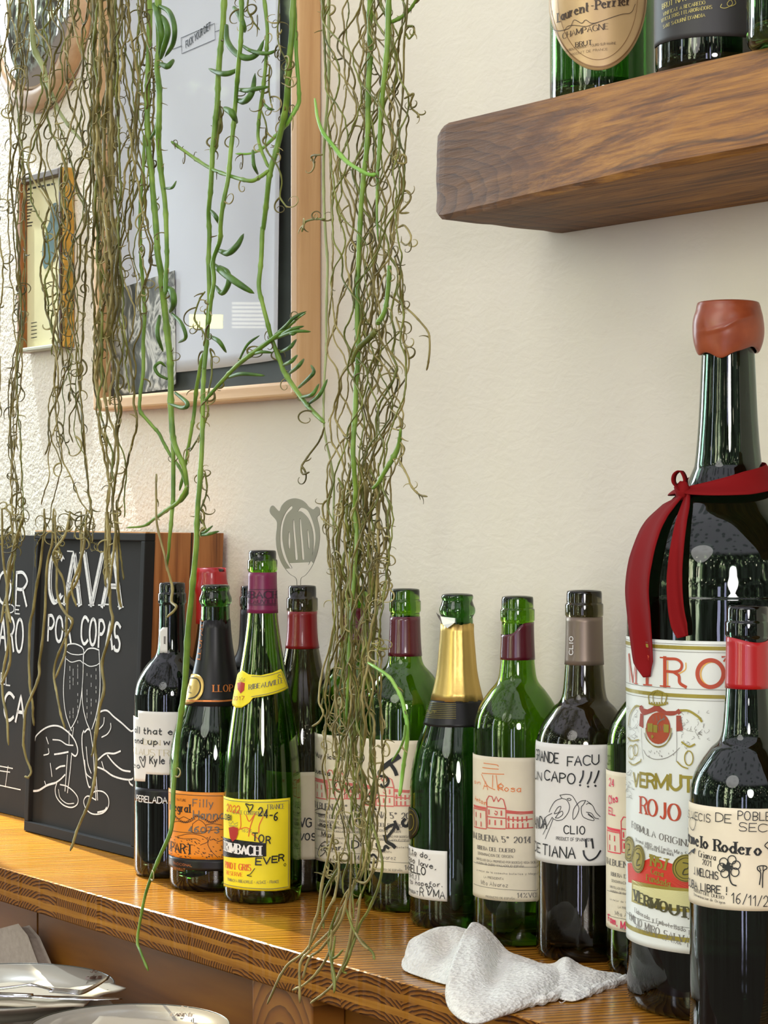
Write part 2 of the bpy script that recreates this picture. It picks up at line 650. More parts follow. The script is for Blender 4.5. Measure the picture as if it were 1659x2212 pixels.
class Plane:
    """flat face: origin o, unit u and v axes; mpp metres per pixel near its middle"""
    def __init__(s, o, u, v, depth):
        s.o, s.u, s.v = Vector(o), Vector(u).normalized(), Vector(v).normalized()
        s.n = s.u.cross(s.v)
        s.mpp = depth / FPX
    def uv(s, px, py):
        d = ray(px, py)
        t = (s.o - CAM).dot(s.n) / d.dot(s.n)
        p = CAM + d * t - s.o
        return p.dot(s.u), p.dot(s.v)
    def xyz(s, u, v, off):
        return s.o + s.u * u + s.v * v + s.n * off

# ------------------------------------------------------------------ bottles
def prof_interp(prof, z):
    if z <= prof[0][1]:
        return prof[0][0]
    for (r0, z0), (r1, z1) in zip(prof, prof[1:]):
        if z0 <= z <= z1 and z1 > z0:
            return r0 + (r1 - r0) * (z - z0) / (z1 - z0)
    return prof[-1][0]

def smooth_prof(pts, k=5):
    return [(max(p.x, 0), p.y) for p in catmull([(r, z, 0) for r, z in pts], k)]

class Bottle:
    def __init__(s, name, label, px, depth, side, rim, gm, base=0.0, group='bottles standing in the row on the counter', cat='bottle', thick=.0028, tint=None):
        """side: [(r, z)] from the foot's shoulder to below the finish; rim: [(r, z)] finish up to the lip"""
        p = at_d(px, CY, depth)
        s.c = Vector((p.x, p.y, base))
        s.depth = depth
        s.body = side[0][0]
        s.mpp = (depth - s.body) / FPX
        s.root = empty(name, label, cat, s.c, group)
        sp = smooth_prof(side, 6)
        s.out = sp + rim
        rb = s.body
        foot = [(0, .016), (rb * .45, .011), (rb * .72, .003), (rb * .82, .0004), (rb * .9, 0), (rb * .965, .0022), (rb * .995, .0065), (rb, .011)]
        o = foot + [q for q in s.out if q[1] > .011]
        top = s.out[-1]
        inn = [(top[0] - .0016, top[1] + .0006), (top[0] - .0036, top[1] - .0006)]
        neck_in = min(r for r, z in s.out) - thick
        for r, z in reversed(s.out):
            if z < top[1] - .004 and z > .016:
                inn.append((min(max(r - thick, .004), 99) if z < rim[0][1] else neck_in, z))
        inn += [(rb - thick - .001, .016), (rb * .8, .0125), (rb * .5, .017), (0, .022)]
        v, f = lathe(s.c, o + inn, 64)
        s.glass = mk('glass', v, f, gm, s.root, smooth=True)
        s.front = math.atan2(CAM.y - s.c.y, CAM.x - s.c.x)
    def R(s, z):
        return prof_interp(s.out, z - s.c.z)
    def hit(s, px, py):
        d = ray(px, py)
        r = s.body
        for _ in range(4):
            ox, oy = CAM.x - s.c.x, CAM.y - s.c.y
            a = d.x ** 2 + d.y ** 2
            b = 2 * (ox * d.x + oy * d.y)
            c = ox * ox + oy * oy - (r + .0006) ** 2
            D = b * b - 4 * a * c
            t = (-b - math.sqrt(max(D, 0))) / (2 * a)
            p = CAM + d * t
            r = s.R(p.z)
        th = math.atan2(p.y - s.c.y, p.x - s.c.x) - s.front
        th = (th + math.pi) % (2 * math.pi) - math.pi
        return th, p.z
    def uv(s, px, py):
        th, z = s.hit(px, py)
        return th * s.R(z) if s.R(z) < s.body * .9 else th * s.body, z
    def xyz(s, u, v, off):
        r = s.R(v)
        rr = r if r < s.body * .9 else s.body
        th = s.front + u / max(rr, .004)
        return Vector((s.c.x + (r + off) * math.cos(th), s.c.y + (r + off) * math.sin(th), v))
    def sleeve(s, name, mat, z0, z1, off=.0005, top=None, label=None, n=64, extra=None):
        """a sleeve around the neck from z0 to z1 (heights over the foot); top(theta) lowers the upper rim"""
        v, f = [], []
        K = 10
        for j in range(K + 1):
            for i in range(n):
                a = 2 * math.pi * i / n
                zt = z1 - (top(a - s.front) if top else 0)
                z = z0 + (zt - z0) * j / K
                r = s.R(s.c.z + z) + off + (extra(a, j / K) if extra else 0)
                v.append((s.c.x + r * math.cos(a), s.c.y + r * math.sin(a), s.c.z + z))
        for j in range(K):
            for i in range(n):
                q = (i + 1) % n
                f.append((j * n + i, j * n + q, (j + 1) * n + q, (j + 1) * n + i))
        return mk(name, v, f, mat, s.root, smooth=True, label=label, solid=.0004)
    def patch(s, name, mat, th0, th1, z0, z1, off=.0006, label=None, shape=None, parent=None, mats=None):
        """label between two angles (radians from the camera-facing line) and two heights; shape(a, b) -> keep the cell"""
        nt = max(6, int(abs(th1 - th0) / .06))
        nz = max(4, int((z1 - z0) / .004))
        v, f = [], []
        for j in range(nz + 1):
            for i in range(nt + 1):
                a, b = i / nt, j / nz
                th = s.front + th0 + (th1 - th0) * a
                z = z0 + (z1 - z0) * b
                if shape:
                    th, z = shape(a, b, th, z)
                r = s.R(z) + off
                v.append((s.c.x + r * math.cos(th), s.c.y + r * math.sin(th), z))
        for j in range(nz):
            for i in range(nt):
                q = j * (nt + 1) + i
                f.append((q, q + 1, q + nt + 2, q + nt + 1))
        return mk(name, v, f, mat, parent or s.root, smooth=True, label=label, solid=.0003)
    def outline(s, name, mat, pts, off=.0006, parent=None, smooth=False, label=None):
        """label cut to an outline of photograph pixels"""
        p = Pen(s, off)
        p.fill(pts, smooth)
        return mk(name, p.V, p.F, mat, parent or s.root, smooth=True, label=label, solid=.0003)
    def z(s, px, py):
        return s.hit(px, py)[1]
    def th(s, px, py):
        return s.hit(px, py)[0]

def bordeaux(r, H, zs=.187, zn=.232, rn=.0146):
    k = H - .302
    side = [(r, .011), (r, .06), (r, .12), (r, zs - .01), (r * .985, zs + .004), (r * .92, zs + .014), (r * .80, zs + .023), (r * .64, zs + .032),
            (rn * 1.22, zs + .041), (rn * 1.06, zn + .006), (rn * 1.0, zn + .02), (rn * .965, H - .034), (rn * .955, H - .0235)]
    rim = [(rn * .96, H - .0225), (rn * 1.03, H - .0215), (rn * 1.035, H - .0205), (rn * 1.035, H - .0125), (rn * 1.02, H - .0115),
           (rn * .965, H - .011), (rn * .96, H - .010), (rn * .955, H - .0028), (rn * .93, H - .0008)]
    return side, rim

def champagne(r, H=.3015, rn=.0144):
    side = [(r, .011), (r, .06), (r, .115), (r * .985, .132), (r * .93, .148), (r * .87, .160), (r * .77, .173), (r * .67, .186), (r * .54, .204),
            (r * .42, .227), (rn * 1.12, .250), (rn * 1.03, .266), (rn, H - .026), (rn * .99, H - .0215)]
    rim = [(rn * 1.0, H - .021), (rn * 1.13, H - .0175), (rn * 1.15, H - .0155), (rn * 1.13, H - .0130), (rn * 1.03, H - .0095), (rn * .97, H - .0065),
           (rn * .97, H - .0055), (rn * 1.01, H - .0042), (rn * 1.01, H - .0022), (rn * .97, H - .0008)]
    return side, rim

def flute(r, H=.339, rn=.0136):
    side = [(r, .011), (r, .06), (r, .098), (r * .985, .118), (r * .93, .145), (r * .83, .172), (r * .725, .198), (r * .60, .222),
            (r * .495, .245), (r * .405, .27), (rn * 1.04, .289), (rn, .305), (rn * .985, H - .0225)]
    rim = [(rn * .99, H - .0215), (rn * 1.06, H - .0195), (rn * 1.065, H - .0185), (rn * 1.065, H - .0105), (rn * 1.04, H - .0095), (rn * .985, H - .009),
           (rn * .98, H - .003), (rn * .95, H - .0008)]
    return side, rim

def burgundy(r, H=.299, rn=.0146):
    side = [(r, .011), (r, .06), (r, .125), (r * .985, .142), (r * .93, .160), (r * .82, .18), (r * .68, .2), (r * .53, .22),
            (rn * 1.12, .243), (rn * 1.02, .257), (rn * .985, H - .0275)]
    rim = [(rn * .99, H - .0265), (rn * 1.08, H - .0250), (rn * 1.085, H - .024), (rn * 1.085, H - .0135), (rn * 1.05, H - .0125), (rn * .98, H - .012),
           (rn * .97, H - .003), (rn * .94, H - .0008)]
    return side, rim

# ================================================================== the setting
WY = 1.332                                     # wall face
def wall_mat():
    t = NT('painted_plaster')
    co = t.coord()
    sep = t.N.new('ShaderNodeSeparateXYZ')
    t.L.new(co, sep.inputs[0])
    big = t.noise(co, 2.2, 3)
    t.color(t.ramp(big, [(.3, srgb(227, 219, 202)), (.7, srgb(233, 226, 209))]))
    t.set(rough=.85)
    fine = t.noise(co, 90, 5, .4)
    wav = t.noise(t.coord(scale=(1, 1, 2.2)), 34, 3, .8)
    coarse = t.noise(co, 260, 3)
    blot = t.noise(co, 120, 2)
    mask = t.rng(sep.outputs[0], -2.10, -2.26)
    h = t.math('ADD', t.math('MULTIPLY', fine, .25), t.math('MULTIPLY', wav, .35))
    h2 = t.math('ADD', t.math('MULTIPLY', coarse, .7), t.math('MULTIPLY', blot, 1.0))
    h = t.math('ADD', h, t.math('MULTIPLY', h2, t.math('MULTIPLY', mask, 1.5)))
    t.bump(h, .45, .004)
    return t.m
M['wall'] = wall_mat()
v, f = box(-5.2, 1.2, WY, WY + .12, -1.1, 2.3)
mk('wall_back', v, f, M['wall'], kind='structure')

def wood(name, dark, mid, light, grain_rot=0.0, scale=30, stretch=12, rough=.4, coat=.0, bump=.2, axis=0, ring=None):
    t = NT(name).set(rough=rough, coat=coat)
    sc = [1.0, 1.0, 1.0]
    sc[axis] = 1.0 / stretch
    co = t.coord(rot=(0, 0, 0), scale=tuple(sc)) if not grain_rot else None
    if grain_rot:
        a = t.coord(rot=(0, 0, grain_rot))
        mp = t.N.new('ShaderNodeMapping')
        mp.inputs['Scale'].default_value = tuple(sc)
        t.L.new(a, mp.inputs[0])
        co = mp.outputs[0]
    n1 = t.noise(co, scale, 6, 1.2)
    n2 = t.noise(co, scale * 4, 4, .6)
    g = t.math('ADD', t.math('MULTIPLY', n1, .65), t.math('MULTIPLY', n2, .35))
    t.color(t.ramp(g, [(.32, dark), (.47, mid), (.62, light)]))
    if bump:
        t.bump(g, bump, .0015)
    return t
# counter: three crossed layers of pine seen on the front edge
FY = 1.068
def counter_top_mat():
    t = NT('varnished_pine_top').set(rough=.2, spec=.3)
    a = t.coord(rot=(0, 0, math.radians(-68)))
    mp = t.N.new('ShaderNodeMapping')
    mp.inputs['Scale'].default_value = (.10, 1, 1)
    t.L.new(a, mp.inputs[0])
    co = mp.outputs[0]
    warp = t.noise(co, 9, 3)
    w = t.wave(co, 34, 7, 3, .9, direction='Y', prof='SAW')
    n = t.noise(co, 140, 4, .4)
    g = t.math('ADD', t.math('MULTIPLY', w, .55), t.math('ADD', t.math('MULTIPLY', n, .3), t.math('MULTIPLY', warp, .3)))
    t.color(t.ramp(g, [(.28, srgb(182, 130, 50)), (.52, srgb(168, 114, 36)), (.68, srgb(136, 84, 20)), (.86, srgb(86, 48, 8))]))
    t.rough(t.rng(n, .3, .8, .14, .3))
    t.bump(g, .12, .0008)
    return t.m
def counter_edge_mat():
    t = NT('pine_layers_edge').set(rough=.7, spec=.1)
    co = t.coord(kind='Object')
    sep = t.N.new('ShaderNodeSeparateXYZ')
    t.L.new(co, sep.inputs[0])
    z = sep.outputs[2]
    x = sep.outputs[0]
    wz = t.math('ADD', z, t.math('MULTIPLY', t.math('SUBTRACT', t.noise(t.coord(scale=(1, 1, 6)), 14, 3), .5), .007))
    # board index along the edge -> its own ring centre
    cell = t.math('FLOOR', t.math('DIVIDE', x, .085))
    rnd = t.math('FRACT', t.math('MULTIPLY', t.math('SINE', t.math('MULTIPLY', cell, 12.9898)), 43758.5))
    fx = t.math('MULTIPLY', t.math('SUBTRACT', t.math('FRACT', t.math('DIVIDE', x, .085)), t.math('MULTIPLY', rnd, 1.6)), .085)
    fz = t.math('ADD', z, t.math('ADD', t.math('MULTIPLY', rnd, -.05), .07))
    rad = t.math('SQRT', t.math('ADD', t.math('MULTIPLY', fx, fx), t.math('MULTIPLY', fz, fz)))
    rad = t.math('ADD', rad, t.math('MULTIPLY', t.noise(co, 60, 2), .004))
    rings = t.math('FRACT', t.math('MULTIPLY', rad, 270))
    endg = t.ramp(rings, [(0, srgb(140, 92, 32)), (.40, srgb(122, 74, 22)), (.70, srgb(72, 40, 10)), (1, srgb(50, 27, 6))])
    gr = t.noise(t.coord(scale=(1, 1, 22)), 9, 5)
    longg = t.ramp(gr, [(.3, srgb(126, 80, 22)), (.7, srgb(166, 114, 38))])
    d = t.math('MULTIPLY', t.math('SUBTRACT', wz, .036), -1.0)        # depth under the top face (the counter's origin is its underside)
    def between(a, b):
        return t.math('MULTIPLY', t.rng(d, a - .0003, a + .0003), t.rng(d, b - .0003, b + .0003, 1., 0.))
    f = t.math('ADD', between(-.01, .0095), t.math('ADD', between(.0145, .0225), between(.0285, .05)))
    t.color(t.mix(f, longg, endg))
    t.bump(rings, .15, .0006)
    return t.m
M['top'] = counter_top_mat()
M['edge'] = counter_edge_mat()
ct = empty('counter', 'varnished pine counter with layered front edge, the bottles standing on it', 'counter', (-1.9, FY, -.036))
def counter_mesh():
    # rough sawn front arris: small teeth along the top front edge
    n = 900
    x0, x1 = -4.4, .35
    V, F = [], []
    for i in range(n + 1):
        x = x0 + (x1 - x0) * i / n
        j = .0011 * mnoise.noise(Vector((x * 160, 0, 0))) + .0006 * mnoise.noise(Vector((x * 40, 3, 0)))
        V += [(x, FY + j, -.0008), (x, FY + .0016 + j, 0), (x, WY - .001, 0), (x, WY - .001, -.036), (x, FY + .001, -.036), (x, FY + j * .4, -.0345)]
    for i in range(n):
        a = 6 * i
        for k in range(6):
            q = (k + 1) % 6
            F.append((a + k, a + q, a + 6 + q, a + 6 + k))
    F += [tuple(range(5, -1, -1)), tuple(6 * n + k for k in range(6))]
    return V, F
V, F = counter_mesh()
mi = []
for fc in F:
    if len(fc) == 6:
        mi.append(1)
    else:
        k = fc[0] % 6
        mi.append(0 if k in (0, 1) else 1)
mk('worktop', V, F, [M['top'], M['edge']], ct, mi=mi)
# joist end under the counter: square end grain
def endgrain_mat():
    t = NT('joist_end_grain').set(rough=.5)
    co = t.coord(loc=(-.226, 0, .052), scale=(1, .02, .55))
    w = t.wave(co, 38, 1.0, 2, 1.5, kind='RINGS', direction='Y', prof='SAW')
    n = t.noise(t.coord(), 120, 3)
    g = t.math('ADD', t.math('MULTIPLY', w, .8), t.math('MULTIPLY', n, .2))
    t.color(t.ramp(g, [(.1, srgb(150, 98, 30)), (.6, srgb(134, 82, 20)), (.95, srgb(88, 50, 8))]))
    return t.m
v, f = box(-1.722, -1.626, 1.083, 1.1175, -.1245, -.0365)
o = mk('joist_end', v, f, endgrain_mat(), ct, label='square joist end showing its growth rings')
bevel(o, .0015)
M['panel'] = wood('brown_panel_wood', srgb(106, 64, 14), srgb(124, 76, 18), srgb(138, 88, 24), scale=14, stretch=9, rough=.45, coat=.0, bump=.05).m
cb = empty('cabinet', 'brown wooden cabinet front with a vertical seam, under the counter behind the plates', 'cabinet', (-2.2, 1.12, -.42))
v, f = box(-4.4, -2.212, 1.118, 1.13, -.42, -.037)
mk('panel', v, f, M['panel'], cb)
v, f = box(-2.209, .3, 1.1185, 1.13, -.42, -.037)
mk('panel', v, f, M['panel'], cb)

# ------------------------------------------------------------------ beam shelf
def beam():
    root = empty('beam_shelf', 'old dark oak beam shelf with chamfered end on the wall, bottles on top', 'shelf', (-1.0, 1.25, .629))
    t = NT('old_oak').set(rough=.62)
    co = t.coord(scale=(.09, 1, 1))
    n1 = t.noise(co, 40, 9, 1.2, .72)
    n2 = t.noise(t.coord(scale=(.035, 1, 1)), 260, 5, .3, .7)
    g = t.math('ADD', t.math('MULTIPLY', n1, .6), t.math('MULTIPLY', n2, .4))
    base = t.ramp(g, [(.35, srgb(58, 34, 8)), (.45, srgb(114, 70, 20)), (.54, srgb(156, 104, 34)), (.66, srgb(186, 134, 54))])
    sep = t.N.new('ShaderNodeSeparateXYZ')
    t.L.new(t.coord(), sep.inputs[0])
    # cathedral figure at the end of the beam
    rc = t.coord(loc=(.380, 0, -.030), scale=(.62, .05, 2.0))
    rings = t.wave(rc, 23, 3.2, 3, 1.6, kind='RINGS', direction='Y', prof='SAW')
    fig = t.ramp(rings, [(.1, srgb(112, 76, 38)), (.7, srgb(88, 58, 28)), (.95, srgb(44, 28, 14))])
    mask = t.rng(t.math('ADD', sep.outputs[0], t.math('MULTIPLY', t.noise(t.coord(), 16, 4), .16)), -.46, -.30)
    dk = t.ramp(g, [(.30, srgb(66, 42, 22)), (.6, srgb(128, 86, 50))])
    end = t.mix(.55, dk, fig)
    col = t.mix(mask, end, base)
    blot = t.rng(t.noise(t.coord(scale=(.5, 1, 1)), 9, 4), .58, .72)
    col = t.mix(t.math('MULTIPLY', blot, .5), col, srgb(104, 62, 28))
    # long check running along the lower front
    crack = t.math('ABSOLUTE', t.math('ADD', sep.outputs[2], t.math('ADD', -.012, t.math('MULTIPLY', t.math('SUBTRACT', t.noise(t.coord(scale=(1, .1, .1)), 7, 3), .5), .05))))
    cr = t.rng(crack, .0, .0022, .75, 0.)
    crm = t.math('MULTIPLY', cr, t.rng(sep.outputs[0], -.40, -.25))
    col = t.mix(crm, col, srgb(58, 38, 22))
    t.color(col)
    t.bump(t.math('ADD', g, t.math('MULTIPLY', rings, .15)), .8, .004)
    nx = 150
    x0, x1 = -1.592, -.25
    # cross section (y, z) going round, with rounded arrises
    V, F = [], []
    secn = None
    for i in range(nx + 1):
        x = x0 + (x1 - x0) * i / nx
        u = (x - x0)
        yb = 1.1865 - min(u, .34) * .135           # the lower arris swings out
        yt = 1.186 - min(u, .3) * .02
        zt = .7135
        zb = .629
        c = .006
        e = max(0, 1 - u / .012)
        sec = []
        corner = [(WY - .0008, zt), (yt + c, zt), (yt + .001, zt - c * .8), (yb + .0005, zb + c * .7), (yb + c * .7, zb), (WY - .0008, zb)]
        for k in range(6):
            a, b = corner[k], corner[(k + 1) % 6]
            m_ = (6, 2, 12, 3, 10, 1)[k]
            for q in range(m_):
                s_ = q / m_
                sec.append([a[0] + (b[0] - a[0]) * s_, a[1] + (b[1] - a[1]) * s_])
        secn = len(sec)
        for y, z in sec:
            d = mnoise.noise(Vector((x * 9, y * 30, z * 50))) * .0022 + mnoise.noise(Vector((x * 40, y * 80, z * 90))) * .0007
            if y < WY - .01:
                y += d
                z += d * .6
            # shrink at the end for a worn rim
            cy, cz = 1.25, .671
            if y < WY - .01:
                y = cy + (y - cy) * (1 - .07 * e)
            z = cz + (z - cz) * (1 - .14 * e)
            xx = x + (y - 1.19) * -.13 * max(0, 1 - u / .1)
            V.append((xx, y, z))
    for i in range(nx):
        for k in range(secn):
            q = (k + 1) % secn
            F.append((i * secn + k, (i + 1) * secn + k, (i + 1) * secn + q, i * secn + q))
    F.append(tuple(range(secn)))
    F.append(tuple(nx * secn + k for k in reversed(range(secn))))
    mk('beam', V, F, t.m, root, smooth=False)
    return root
beam()

# ================================================================== bottles on the counter, left to right
LEFT = -1.5

# --- dark bottle with the white handwritten label, beside the chalkboard
r_ = .0395
B = Bottle('wine_bottle', 'dark bottle with torn white handwritten label and thin black band, beside the chalkboard', 372, 2.37, *bordeaux(r_, .303, rn=.0142), M['glass_black'])
def torn(a, b, th, z):
    return th, z
za, zb = B.z(330, 1536), B.z(330, 1672)
B_lab = B.outline('label', M['paper_white'], zo(3.687, 270, 1500, (66, 168), (104, 186), (104, 128), (300, 140), (430, 140), (430, 640), (165, 634), (160, 694), (76, 688)))
p = Pen(B, .0012)
p.text('ll that en', 297, 1583, 13, 388,  pre='a', jit=.5, wt=.17, seed=2)
p.text('nd up wit', 297, 1605, 12, 386, pre='e', jit=.5, wt=.17, seed=3)
p.text('Kyle', 324, 1649, 16, 357, jit=.4, wt=.14, seed=4)
p.text('eo', 290, 1657, 11, 304, jit=.5, wt=.16, seed=5)
p.px(zo(3.687, 270, 1500, (122, 520), (118, 500), (132, 500), (146, 530), (160, 490), (164, 520), (150, 580), (122, 520)), 2.0)
p.done('handwritten_text', M['marker'], B_lab)
p = Pen(B, .0009)
p.text('LAUSTRO', 294, 1628, 13, 385, pre='C', style='serif', wt=.10)
p.text('DON', 310, 1608, 11, 346, style='serif', wt=.10)
p.done('print', M['faint_print'], B_lab)
bl = B.patch('band_label', M['paper_black'], B.th(294, 1700) - .1, 1.2, B.z(345, 1735), B.z(345, 1705), .0006)
p = Pen(B, .0010)
p.text('PERELADA', 296, 1730, 13, 361, wt=.17)
p.done('print', M['white_print'], bl)
nl = B.outline('neck_tag', M['paper_white'], zo(3.687, 270, 1060, (278, 1110), (300, 1088), (338, 1088), (338, 1292), (276, 1292)))
p = Pen(B, .0010)
for q in range(3):
    p.px(zo(3.687, 270, 1060, (312 + q * 5, 1160), (312 + q * 5, 1220)), 1.0)
p.done('print', M['grey_print'], nl)

# --- champagne bottle with the orange label
r_ = .0463
B = Bottle('sparkling_wine_bottle', 'champagne shaped bottle with orange vineyard label and round gold L seal', 465, 2.293, *champagne(r_, .303), M['glass_deep'])
def ragged(seed, amp):
    return lambda a: amp * (.5 + .5 * mnoise.noise(Vector((math.cos(a) * 2.2, math.sin(a) * 2.2, seed)))) + amp * .25 * mnoise.noise(Vector((math.cos(a) * 9, math.sin(a) * 9, seed + 5)))
cap = B.sleeve('neck_foil', M['paper_black'], .183, .2735, .0006, ragged(1, .012), label='black foil with gold lettering')
p = Pen(B, .0016)
pth = 'LLOPART'
# lettering running up the neck, with the seal and the shoulder band
class Turn:
    """writes upwards on a bottle: u runs up, v runs to the left"""
    def __init__(s, b, px, py, down=False):
        s.b, s.mpp = b, b.mpp
        s.u0, s.v0 = b.uv(px, py)
        s.sg = -1 if down else 1
    def uv(s, px, py):
        u, v = s.b.uv(px, py)
        return (v - s.v0) * s.sg, -(u - s.u0) * s.sg
    def xyz(s, u, v, off):
        z = s.v0 + s.sg * u
        th = (s.u0 / max(s.b.R(s.v0), .004)) - s.sg * v / max(s.b.R(s.v0), .004)
        r = s.b.R(z)
        an = s.b.front + th
        return Vector((s.b.c.x + (r + off) * math.cos(an), s.b.c.y + (r + off) * math.sin(an), z))
T = Turn(B, 434, 1424)
p = Pen(T, .0018)
p.text('LLOPART', 434, 1424, 11, wsc=1.35, style='serif', wt=.15, gap=1.5)
p.done('print', M['copper'], cap)
p = Pen(B, .0018)
p.text('LLOPART', 461, 1494, 14, 522, style='serif', wt=.15)
p.px([(400, 1513), (440, 1514), (480, 1514), (515, 1510)], 3.5)
p.done('print', M['copper'], cap)
seal = B.outline('gold_seal', M['gold_foil'], zo(3.687, 270, 1060, (505, 1470), (545, 1458), (590, 1466), (622, 1500), (632, 1550), (622, 1610), (590, 1660), (545, 1690), (500, 1700), (470, 1690), (455, 1600), (470, 1510)), .0016, smooth=True, label='round gold seal')
p = Pen(B, .0022)
p.px(zo(3.687, 270, 1060, (520, 1492), (570, 1492), (602, 1530), (600, 1590), (565, 1640), (515, 1655)), 2.2)
p.text('L', 411, 1496, 15, style='serif', wt=.16)
p.px(zo(3.687, 270, 1060, (523, 1525), (523, 1600)), 1.6)
p.done('print', M['ink'], seal)
lab = B.patch('label', M['paper_orange'], -1.5, 1.35, B.z(465, 1857), B.z(465, 1712), .0006)
p = Pen(B, .0010)
p.text('tegral', 373, 1750, 17, 412, pre='In', style='serif', wt=.16)
p.text('PART', 371, 1838, 20, 417, style='serif', wt=.14, pre='LLO')
p.text('BRUT NATURE', 372, 1727, 5, 402, wt=.12)
c2 = lambda *a: zo(3.687, 270, 1500, *a)
for l in ([(350, 1075), (400, 1090), (500, 1100), (600, 1095), (700, 1080), (780, 1075)], [(360, 1030), (420, 1010), (500, 1020), (560, 990)], [(540, 1030), (540, 1100), (640, 1100), (640, 1040), (590, 1000), (540, 1030)],
          [(400, 960), (430, 990), (470, 975), (520, 1000)], [(640, 1040), (700, 1030), (770, 1040)], [(420, 1130), (520, 1110), (620, 1130), (660, 1170), (600, 1200)], [(680, 1130), (660, 1190), (690, 1250), (740, 1300)],
          [(400, 1130), (470, 1150), (560, 1150), (600, 1170)], [(380, 1210), (430, 1240), (480, 1210)], [(700, 1150), (740, 1170), (775, 1160)]):
    p.px(c2(*l), 1.1)
rr = random.Random(5)
for q in range(90):
    x, y = rr.uniform(360, 775), rr.uniform(1130, 1300)
    p.px(c2((x, y), (x + 9, y + 4)), 1.3)
for q in range(26):
    x = 400 + q * 14
    p.px(c2((x, 1000 + 25 * math.sin(x * .03)), (x + 6, 985 + 25 * math.sin(x * .03)), (x + 12, 1000 + 25 * math.sin(x * .03))), 1.2)
p.px(c2((352, 778), (500, 800), (778, 808)), 1.2)
p.px(c2((348, 1298), (500, 1320), (778, 1328)), 1.2)
p.done('print', M['ink'], lab)
p = Pen(B, .0013)
p.text('Filly', 417, 1742, 16, 462, jit=.5, wt=.12, seed=8)
p.text('Hanna', 418, 1768, 18, 485, jit=.5, wt=.13, seed=9)
p.text('46073', 408, 1797, 12, 474, jit=.6, wt=.2, seed=10)
p.done('handwritten_text', M['grey_print'], lab)
b2 = B.patch('strip_label', M['paper_black'], -1.5, 1.35, B.z(465, 1882), B.z(465, 1858), .0006)
p = Pen(B, .0010)
p.text('TRADICIONAL', 374, 1866, 5, 415, wt=.12)
p.text('CORPINNAT', 372, 1877, 6, 400, wt=.12)
p.done('print', M['copper'], b2)

# --- tall flute bottle with the yellow label
r_ = .0378
B = Bottle('flute_bottle', 'tall green flute bottle with plum capsule and yellow label', 567, 2.215, *flute(r_), M['glass_green'])
cap = B.sleeve('capsule', M['plum_foil'], .278, .3175, .0006, label='plum foil capsule')
p = Pen(B, .0012)
p.text('BACH', 541, 1292, 15, 597, pre='TRIM', style='serif', wt=.22)
p.text('EAUVILLE', 541, 1303, 8, 597, pre='RIB', style='serif', wt=.16)
for y in (1273, 1304.5, 1307):
    p.px([(539, y), (560, y + .5), (596, y)], 1.0)
p.done('print', plain('dark_plum_print', (52, 12, 40), .5), cap)
nk = B.outline('neck_label', M['paper_yellow'], zo(3.687, 270, 1060, (890, 1465), (935, 1430), (985, 1462), (1080, 1470), (1170, 1450), (1240, 1420), (1258, 1450), (1280, 1510), (1300, 1570), (1220, 1610), (1120, 1635), (1020, 1650), (990, 1690), (930, 1728), (880, 1728), (855, 1690), (870, 1560)), .0010, label='yellow slanted neck label')
p = Pen(B, .0015)
p.text('RIBEAUVILLE', 538.5, 1489, 10, 610, style='serif', wt=.14, rise=-14)
for k, l in enumerate(([(1010, 1478), (1100, 1480), (1240, 1440), (1282, 1560), (1120, 1620), (1010, 1640)],)):
    p.px(zo(3.687, 270, 1060, *l), 1.1, smooth=False)
for l in ([(910, 1515), (915, 1490), (925, 1508), (937, 1486), (945, 1508), (960, 1492), (958, 1515), (910, 1515)],):
    p.px(zo(3.687, 270, 1060, *l), 1.0, smooth=False)
p.px(zo(3.687, 270, 1060, (1235, 1470), (1220, 1465), (1215, 1485), (1235, 1490)), 1.2)
p.done('print', M['grey_print'], nk)
p = Pen(B, .0014)
p.fill(zo(3.687, 270, 1060, (900, 1530), (930, 1522), (958, 1532), (952, 1590), (925, 1615), (902, 1580)))
p.text('2017', 506, 1512, 8, 530, jit=.4, wt=.14, rise=-3)
p.done('red_print', M['crest_red'], nk)
lab = B.outline('label', M['paper_yellow'], c2((786, 808), (870, 830), (1000, 838), (1160, 836), (1316, 822), (1316, 1550), (1200, 1566), (1100, 1566), (1000, 1562), (870, 1545), (786, 1524)), .0007)
p = Pen(B, .0010)
p.px(c2((790, 828), (880, 850), (1030, 858), (1180, 856), (1302, 845), (1298, 1530), (1180, 1548), (1040, 1546), (880, 1528), (790, 1504)), 1.3, smooth=False)
p.text('FRANCE', 578, 1748, 10, 614, style='serif', wt=.11)
p.text('ALSACE CONTROLEE', 502, 1757, 8, 572, style='serif', wt=.1)
p.text('1626', 522, 1797, 6, 545, wt=.1)
p.text('TRIMBACH A RIBEAUVILLE - ALSACE - FRANCE', 492, 1902, 6, 602, wt=.11)
for l in ([(832, 1040), (828, 1015), (845, 1035), (862, 1010), (872, 1035), (900, 1018), (896, 1048), (832, 1046)],):
    p.px(c2(*l), 1.2, smooth=False)
p.done('print', M['grey_print'], lab)
p = Pen(B, .0010)
p.fill(c2((782, 1132), (900, 1158), (1010, 1172), (1125, 1184), (1125, 1290), (1010, 1298), (900, 1302), (782, 1284)))
p.done('nameplate', M['paper_black'], lab)
p = Pen(B, .0014)
p.text('IMBACH', 496, 1840, 20, 562, style='serif', wt=.20, rise=3, pre='TR')
p.done('name_print', M['white_print'], lab)
p = Pen(B, .0016)
p.fill(c2((832, 1060), (868, 1052), (904, 1062), (904, 1110), (890, 1150), (862, 1172), (842, 1140)))
p.done('red_crest', M['crest_red'], lab)
p = Pen(B, .0011)
p.text('NOT GRIS', 493, 1875, 13, 542, style='serif', wt=.15, pre='PI')
p.text('RESERVE', 490, 1888, 8, 525, style='serif', wt=.13)
